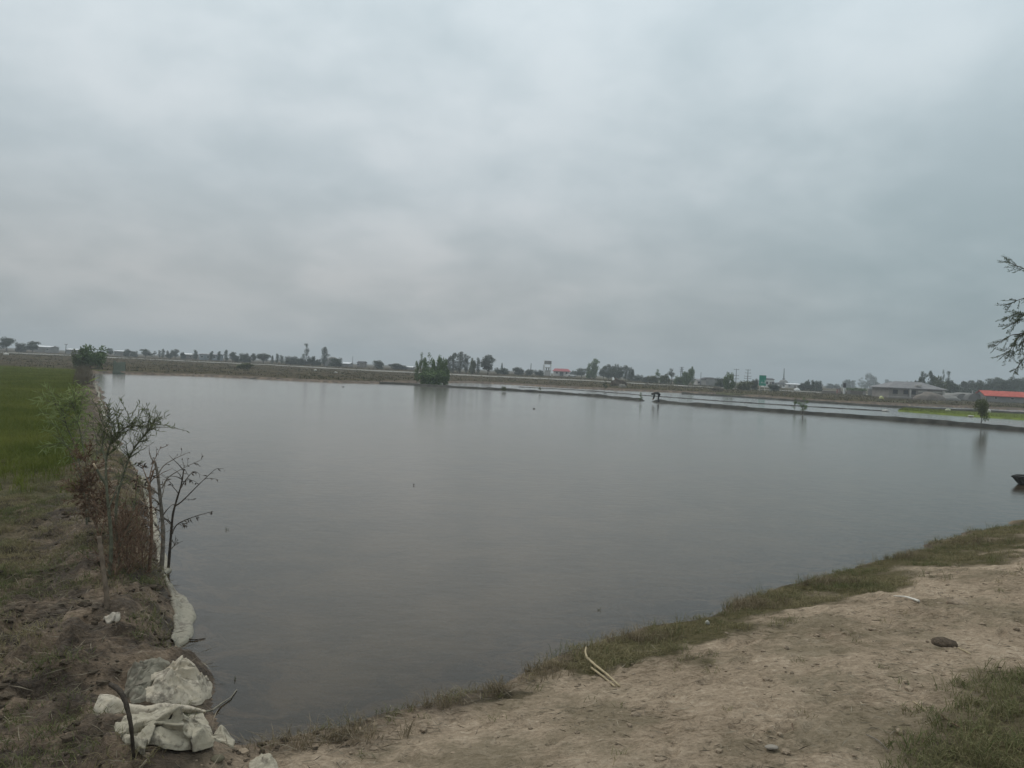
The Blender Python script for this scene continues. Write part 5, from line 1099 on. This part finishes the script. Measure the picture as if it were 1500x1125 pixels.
# mast with a domed base
b = place(1150, 420); h = D(1150, 539.5, 420).z - b.z; o = thing('mast_building', 'grey domed building with a tall mast behind the road sign', 'building', b)
quadbox(o, 'wall', -2.4, 2.4, 0, 4.8, -1, h * .22, M_wall['grey']); mb = MB(); blob(mb, (0, 2.4, h * .22), (2.3, 2.3, h * .16), 2, 3, .02); mb.build('dome', M_wall['grey'], o, True)
mb = MB(); mb.tube([(0, 2.4, h * .3), (0, 2.4, h * .55), (0, 2.4, h)], [.55, .34, .22], 10); mb.build('mast', M_steel, o, True)
mb = MB(); mb.tube([(0, 2.4, h * .40), (0, 2.4, h * .44)], [.75, .75], 12); mb.build('gallery', M_steel, o, True)
# green road sign
b = place(1117, 172); o = thing('road_sign', 'tall green road sign with white markings on two posts', 'sign', b, None, R(8)); k_ = 172 / FPX
zt = D(1117, 549.8, 172).z - b.z; zb = D(1117, 565, 172).z - b.z; wd = 10.6 * k_; M_sg = mat('sign_green', (.010, .22, .15), .5, .12, 2)
panel = quadbox(o, 'panel', -wd / 2, wd / 2, -.04, .04, zb, zt, M_sg)
for x in (-.38, .38): quadbox(o, 'post', x * wd - .05, x * wd + .05, .045, .14, -.4, zt - .1, mat('post_pale', (.45, .43, .38), .7, .15, 3))
M_sw = mat('sign_white', (.75, .77, .77), .5, .05, 3)
def sline(name, pts, r=.05):
    mb = MB(); mb.tube([(x * wd / 2, -.05, zb + z * (zt - zb)) for x, z in pts], r, 5); mb.build(name, M_sw, panel)
sline('white_arrow_line', [(.72, .22), (.74, .42), (.66, .58)], .06); sline('white_mark', [(-.45, .32), (-.2, .26), (.05, .3)], .045); sline('white_mark', [(.3, .26), (.42, .3)], .05); sline('white_mark', [(-.35, .42), (-.1, .44)], .03)
quadbox(o, 'border', -wd / 2 - .02, wd / 2 + .02, -.03, .03, zt, zt + .05, M_sw)
# left-hand sheds and roofs
def shed(px, dist, wpx, top, eave, wallk, roofk, label, name='shed', cat='shed', dep=6, wins=0, base=None, axis_='x'):
    b = place(px, dist); s_ = dist / FPX; w2 = wpx * s_ / 2; zt = D(px, top, dist).z - b.z; ze = D(px, eave, dist).z - b.z; o = thing(name, label, cat, b)
    wl_ = quadbox(o, 'wall', -w2, w2, 0, dep, -.6, ze - .12, M_wall[wallk]); gable(o, 'roof', -w2, w2, 0, dep, ze, zt, M_roof[roofk], axis_, .1, .25)
    if axis_ == 'x':
        for x in (-w2, w2): gable_end(o, x - math.copysign(.12, x), .05, dep - .05, ze - .125, zt - .14, M_wall[wallk])
    windows(o, wl_, [(x - .5, x + .5, ze * .35, ze * .75) for x in np.linspace(-w2 * .7, w2 * .7, wins)], 0) if wins else None
    quadbox(o, 'door', -.45 + w2 * .2, .45 + w2 * .2, -.04, .03, -.5, ze * .7, M_wall['brown']); return o
shed(62, 300, 22, 506, 508, 'grey', 'white', 'low shed with a thin pale roof beyond the flat topped tree', wins=2)
shed(104, 290, 16, 510.5, 512, 'grey', 'white', 'low pale roofed shed just before the pond corner bush')
shed(176, 300, 18, 513.2, 514.4, 'grey', 'white', 'long low pale roof beside the small round dark tree', wins=2)
shed(273, 285, 17, 517.2, 519, 'brown', 'white', 'white roofed shed in the row of small roadside trees', wins=2)
shed(305, 280, 26, 518, 519.2, 'blue', 'grey', 'blue grey flat roofed shed among dark trees', wins=3)
shed(507, 285, 10, 530.5, 532.5, 'grey', 'white', 'tiny white roofed hut after the domed shed')
shed(528, 280, 9, 529, 531, 'brown', 'dark', 'small dark roofed hut alone by the road', wins=1)
b = place(484, 262); o = thing('shed', 'low grey domed shed behind the dark round bush', 'shed', b); zt = D(484, 522.5, 262).z - b.z
quadbox(o, 'wall', -2.2, 2.2, 0, 5, -.6, zt * .55, M_wall['grey']); mb = MB(); blob(mb, (0, 2.5, zt * .55), (2.3, 2.6, zt * .45), 3, 3, .03); mb.build('dome_roof', M_wall['grey'], o, True)
shed(593, 270, 22, 536, 537.5, 'grey', 'white', 'pale low shed left of the willow grove')
shed(1029, 270, 14, 555, 557.5, 'pale', 'grey', 'pale shed left of the curved roofed shed', wins=1)
# curved roof shed
def barrel(px, dist, wpx, top, spring, wallk, roofm, label, name='shed', cat='shed', dep=8):
    b = place(px, dist); w2 = wpx * dist / FPX / 2; zt = D(px, top, dist).z - b.z; zs = D(px, spring, dist).z - b.z; o = thing(name, label, cat, b)
    if zs > .3: quadbox(o, 'wall', -w2, w2, .05, dep, -.6, zs - .02, M_wall[wallk])
    n = 14; an = np.linspace(0, math.pi, n); mb = MB(); v = []
    for y in (0, dep): v += [(-(w2 + .15) * math.cos(a), y, zs + (zt - zs) * math.sin(a)) for a in an]
    mb.add(v, [(i, i + 1, n + i + 1, n + i) for i in range(n - 1)] + []); c = mb.build('curved_roof', roofm, o, True); md = c.modifiers.new('t', 'SOLIDIFY'); md.thickness = .08
    mb = MB(); vv = [(-(w2) * math.cos(a), .12, zs + (zt - zs - .05) * math.sin(a)) for a in an] + [(0, .12, zs)]; mb.add(vv, None, [(n, i + 1, i) for i in range(n - 1)]); e = mb.build('end_wall', M_wall[wallk], o); md = e.modifiers.new('t', 'SOLIDIFY'); md.thickness = .06
    return o
barrel(1042, 262, 15, 553, 557, 'grey', M_roof['dark'], 'curved dark roofed shed left of the upright green bush')
barrel(1411, 168, 20, 576.5, 588, 'grey', M_wall['grey'], 'grey arched shed left of its twin near the orange roof', dep=7)
barrel(1430, 166, 22, 576, 588.5, 'grey', M_wall['grey'], 'grey arched shed touching the orange roofed shed', dep=7)
# white houses by the sign
shed(1128, 300, 12, 554, 556, 'white', 'dark', 'white house with a dark roof just behind the green road sign', 'house', 'house', wins=2)
shed(1142, 300, 17, 560.5, 562.5, 'white', 'dark', 'low white house between the road sign and the mast', 'house', 'house', wins=2)
shed(1163, 320, 18, 561.5, 563, 'pale', 'white', 'pale shed right of the mast building', wins=2)
# long wall and gateway
b = place(1255, 185); o = thing('gateway', 'plant topped gateway in the low grey wall', 'gate', b)
for x in (-1.8, 1.8): quadbox(o, 'pier', x - .3, x + .3, -.3, .3, -.4, 1.15, M_wall['block'])
mb = MB(); lv = rng.uniform(-1, 1, (900, 3)) * [2.4, .5, .3] + [0, 0, 1.25]; mb.leaves(lv, rng.normal(size=(900, 3)), .22, .13, rng.uniform(0, 1, 900)); mb.build('climbing_plant', M_far['green'], o)
quadbox(o, 'gate_panel', -1.5, 1.5, -.05, .05, -.2, .85, M_wall['brown'])
def wall(px0, px1, dist, top, label, m):
    a = place(px0, dist); c = place(px1, dist); zt = D((px0 + px1) / 2, top, dist).z; mb = MB(); o = thing('boundary_wall', label, 'wall', a); L = c.x - a.x; n = max(1, int(L / 3)); 
    for i in range(n): quadbox(o, 'wall_panel', L * i / n + .01, L * (i + 1) / n - .01, -.1, .1, -.6, zt - a.z, m)
    quadbox(o, 'coping', 0, L, -.16, .16, zt - a.z + .003, zt - a.z + .09, M_wall['pale']); return o
wall(1272, 1300, 178, 570.5, 'low grey block wall between the gateway and the grey house', M_wall['grey'])
wall(1205, 1243, 190, 573, 'low brown garden wall left of the gateway', M_wall['brown'])
quad_b = place(1237, 186); o = thing('gate_pillar', 'tall white pillar with a dark top at the brown garden wall', 'pillar', quad_b); quadbox(o, 'shaft', -.22, .22, -.2, .2, -.4, 1.5, M_wall['white']); quadbox(o, 'dark_cap', -.28, .28, -.25, .25, 1.503, 2.6, M_roof['dark'])
for i, (px, hh, cl) in enumerate([(1227, 1.1, (.30, .16, .14)), (1230.5, 1.2, (.24, .18, .16))]):
    b = place(px, 186); o = thing('gate_post', ['reddish post at the brown garden wall', 'greyish brown post next to the white pillar'][i], 'post', b); quadbox(o, 'shaft', -.15, .15, -.15, .15, -.4, hh, mat('post%d' % i, cl, .9, .2, 3)); quadbox(o, 'cap', -.2, .2, -.2, .2, hh + .003, hh + .12, M_wall['brown'])
# grey hip roofed house
b = place(1341, 158); k_ = 158 / FPX; o = thing('house', 'grey unfinished house with a hipped roof and three dark window openings', 'house', b, None, R(-2))
X_ = lambda px: (px - 1341) * k_; Zt = lambda px, py: D(px, py, 158).z - b.z
ze = Zt(1341, 569); wl_ = quadbox(o, 'wall', X_(1303), X_(1383), 0, 8, -.6, ze - .16, M_wall['block']); hip(o, X_(1303), X_(1383), 0, 8, ze, Zt(1345, 559.5), M_roof['grey'], .5, .28)
for a, c in ((1308, 1316), (1323.5, 1331), (1335, 1342)):
    f = quadbox(wl_, 'window', X_(a), X_(c), -.06, .02, ze - 1.35, ze - .38, M_wall['brown']); quadbox(f, 'opening', X_(a) + .08, X_(c) - .08, -.085, -.05, ze - 1.27, ze - .46, M_glass)
quadbox(o, 'pillar', X_(1333) - .15, X_(1333) + .15, -.35, -.05, -.4, ze - .165, M_wall['pale']); quadbox(o, 'pillar', X_(1381) - .2, X_(1381) + .2, -.35, -.05, -.4, ze - .165, M_wall['pale'])
quadbox(o, 'lintel', X_(1345), X_(1380), -.07, -.005, ze - .75, ze - .45, M_wall['pale'])
mb = MB(); mb.box((X_(1347), .6, Zt(1347, 565)), (1.0, .8, .35)); mb.build('dormer', M_wall['pale'], o)
wall(1301, 1338, 150, 581.5, 'low pale block wall in front of the grey hip roofed house', M_wall['block'])
def heap(px, dist, wpx, hpx, m, name, label, cat, seed, am=.3):
    b = place(px, dist); s_ = dist / FPX; mb = MB(); blob(mb, (0, 0, 0), (wpx * s_ / 2, wpx * s_ / 2.6, hpx * s_), seed, 3, am); o = mb.build(name, m, None, True); o.location = b; return tag(o, label, cat)
heap(1362, 148, 46, 11, mat('earth_heap', (.155, .135, .115), .95, .25, 1.2, .05), 'earth_heap', 'large brown earth heap against the grey hip roofed house', 'heap', 3)
heap(1390, 152, 30, 8, M_wall['grey'], 'rubble_heap', 'grey rubble heap right of the brown earth heap', 'heap', 6)
# orange roofed shed
b = place(1480, 162); k_ = 162 / FPX; o = thing('shed', 'long grey shed with a bright orange red roof', 'shed', b, None, R(-12)); ze = D(1470, 580.5, 162).z - b.z; zt = D(1450, 572, 162).z - b.z
x0, x1 = -4.6, 11; wl_ = quadbox(o, 'wall', x0, x1, 0, 6, -.6, ze - .12, M_wall['grey']); gable(o, 'roof', x0, x1, 0, 6, ze, zt, M_roof['orange'], 'x', .1, .35)
for x in (x0 + .12, x1 - .12): gable_end(o, x, .05, 5.95, ze - .125, zt - .14, M_wall['grey'])
windows(o, wl_, [(-3.0, -2.4, .7, 1.2), (.1, .8, .7, 1.2), (3.6, 4.3, .7, 1.2), (7, 7.7, .7, 1.2)], 0)
# heaps, bags, brush
heap(1168, 215, 10, 4, M_wall['white'], 'covered_heap', 'pale plastic covered heap right of the road sign', 'heap', 9, .15)
heap(1058, 210, 10, 6, M_wall['white'], 'covered_heap', 'white covered heap at the foot of the upright green bush', 'heap', 10, .15)
heap(905, 150, 24, 9, mat('brush_heap', (.075, .062, .048), .95, .4, 2.5, .1), 'brush_heap', 'brown brush heap on the bank behind the dike worker', 'heap', 4, .5)
o = heap(913, 140, 11, 5, mat('bundle', (.20, .19, .165), .9, .4, 3, .05), 'covered_bundle', 'pale covered bundle at the water by the brown brush heap', 'bundle', 14, .4)
heap(899, 158, 7, 10, M_wall['white'], 'white_bundle', 'thin white bundle on top of the brown brush heap', 'bundle', 16, .4)
heap(1053, 150, 18, 7, mat('bank_lump', (.085, .075, .058), .95, .4, 1.5, .1), 'earth_heap', 'dark earth heap on the bank right of the bent worker', 'heap', 24, .4)
def bag(px, py, wpx, hpx, label, m, seed):
    q = G(px, py); s_ = q.y / FPX; mb = MB(); blob(mb, (0, 0, hpx * s_ * .35), (wpx * s_ / 2, wpx * s_ / 3, hpx * s_ * .6), seed, 2, .35); o = mb.build('plastic_bag', m, None, True); o.location = q; return tag(o, label, 'bag')
bag(9, 520.5, 8, 3, 'white bag on the bank above the rice', M_white, 3); bag(462, 543.5, 4.5, 3, 'white bag on the brown bank below the tall sparse tree', M_white, 4); bag(492, 546.5, 5, 2.5, 'pale rag on the brown bank near the domed shed', M_wall['pale'], 5)
bag(1291, 585, 7, 5, 'pale yellow bag on the grassy dike before the grey house', mat('yellow_bag', (.42, .42, .20), .7, .15, 3), 6)
def bag2(px, py, wpx, hpx, label, m, seed, z=.14):
    q = P(px, py, z); s_ = q.y / FPX; mb = MB(); blob(mb, (0, 0, hpx * s_ * .35), (wpx * s_ / 2, wpx * s_ / 3, hpx * s_ * .6), seed, 2, .35); o = mb.build('plastic_bag', m, None, True); o.location = q; return tag(o, label, 'bag')
bag2(1388, 602.5, 8, 4.5, 'cream bag lying on the bright seedling bed', mat('cream_bag', (.45, .46, .33), .7, .15, 3), 7)
bag2(1448, 604.5, 7, 6, 'tattered white bag on the seedling bed behind the bushy topped tree', M_white, 8)
bag2(1298, 602, 12, 2, 'white plastic scraps at the tip of the seedling bed', M_white, 9, .05); bag2(1422, 610, 9, 2, 'white plastic edge along the seedling bed by the bushy topped tree', M_white, 10, .05)
# grey green tarpaulin on the bank
t0 = G(166, 544.5); tq = settle([G(166, 538.5), G(184, 539.5), P(183, 545, .25), P(165, 544.3, .25)], 20, 12, .06, lambda x, y: 0 * x, seed=51, steps=40)
o = thing('tarpaulin', 'grey green tarpaulin spread on the far bank near the pond corner bush', 'tarpaulin', t0); mb = MB(); sheet(mb, tq); under(o, mb, 'cloth', mat('tarp', (.060, .070, .056), 1.0, .15, 2, spec=0.0), 0, .02)
# tufts of dry brown reed on the bund end
mb = MB(); b_ = np.array([list(P(rng.uniform(118, 126), rng.uniform(548, 566), .25)) for i in range(60)]); tufts(mb, b_, 12, .25, .9, .03, .35, np.full(60, .25)); kind(mb.build('bund_reeds', mat('brown_reed', (.11, .092, .065), .9, .25, 1, 0, (.17, .145, .105), attr=True)), 'stuff', 'dry brown reeds on the far end of the bund')

# ------------------------------------------------------------------ haze
mb = MB(); mb.box((0, 740, 14.5), (3100, 1620, 33)); hz = mb.build('haze', bpy.data.materials.new('haze')); m = hz.data.materials[0]; m.use_nodes = True; t = NT(m.node_tree); t.n.clear()
oo = t.new('ShaderNodeOutputMaterial'); vv = t.new('ShaderNodeVolumePrincipled'); vv.inputs['Color'].default_value = (.80, .86, .90, 1); vv.inputs['Density'].default_value = .0009; t.l.new(vv.outputs[0], oo.inputs['Volume']); kind(hz, 'stuff', 'thin grey haze over the flat fields')
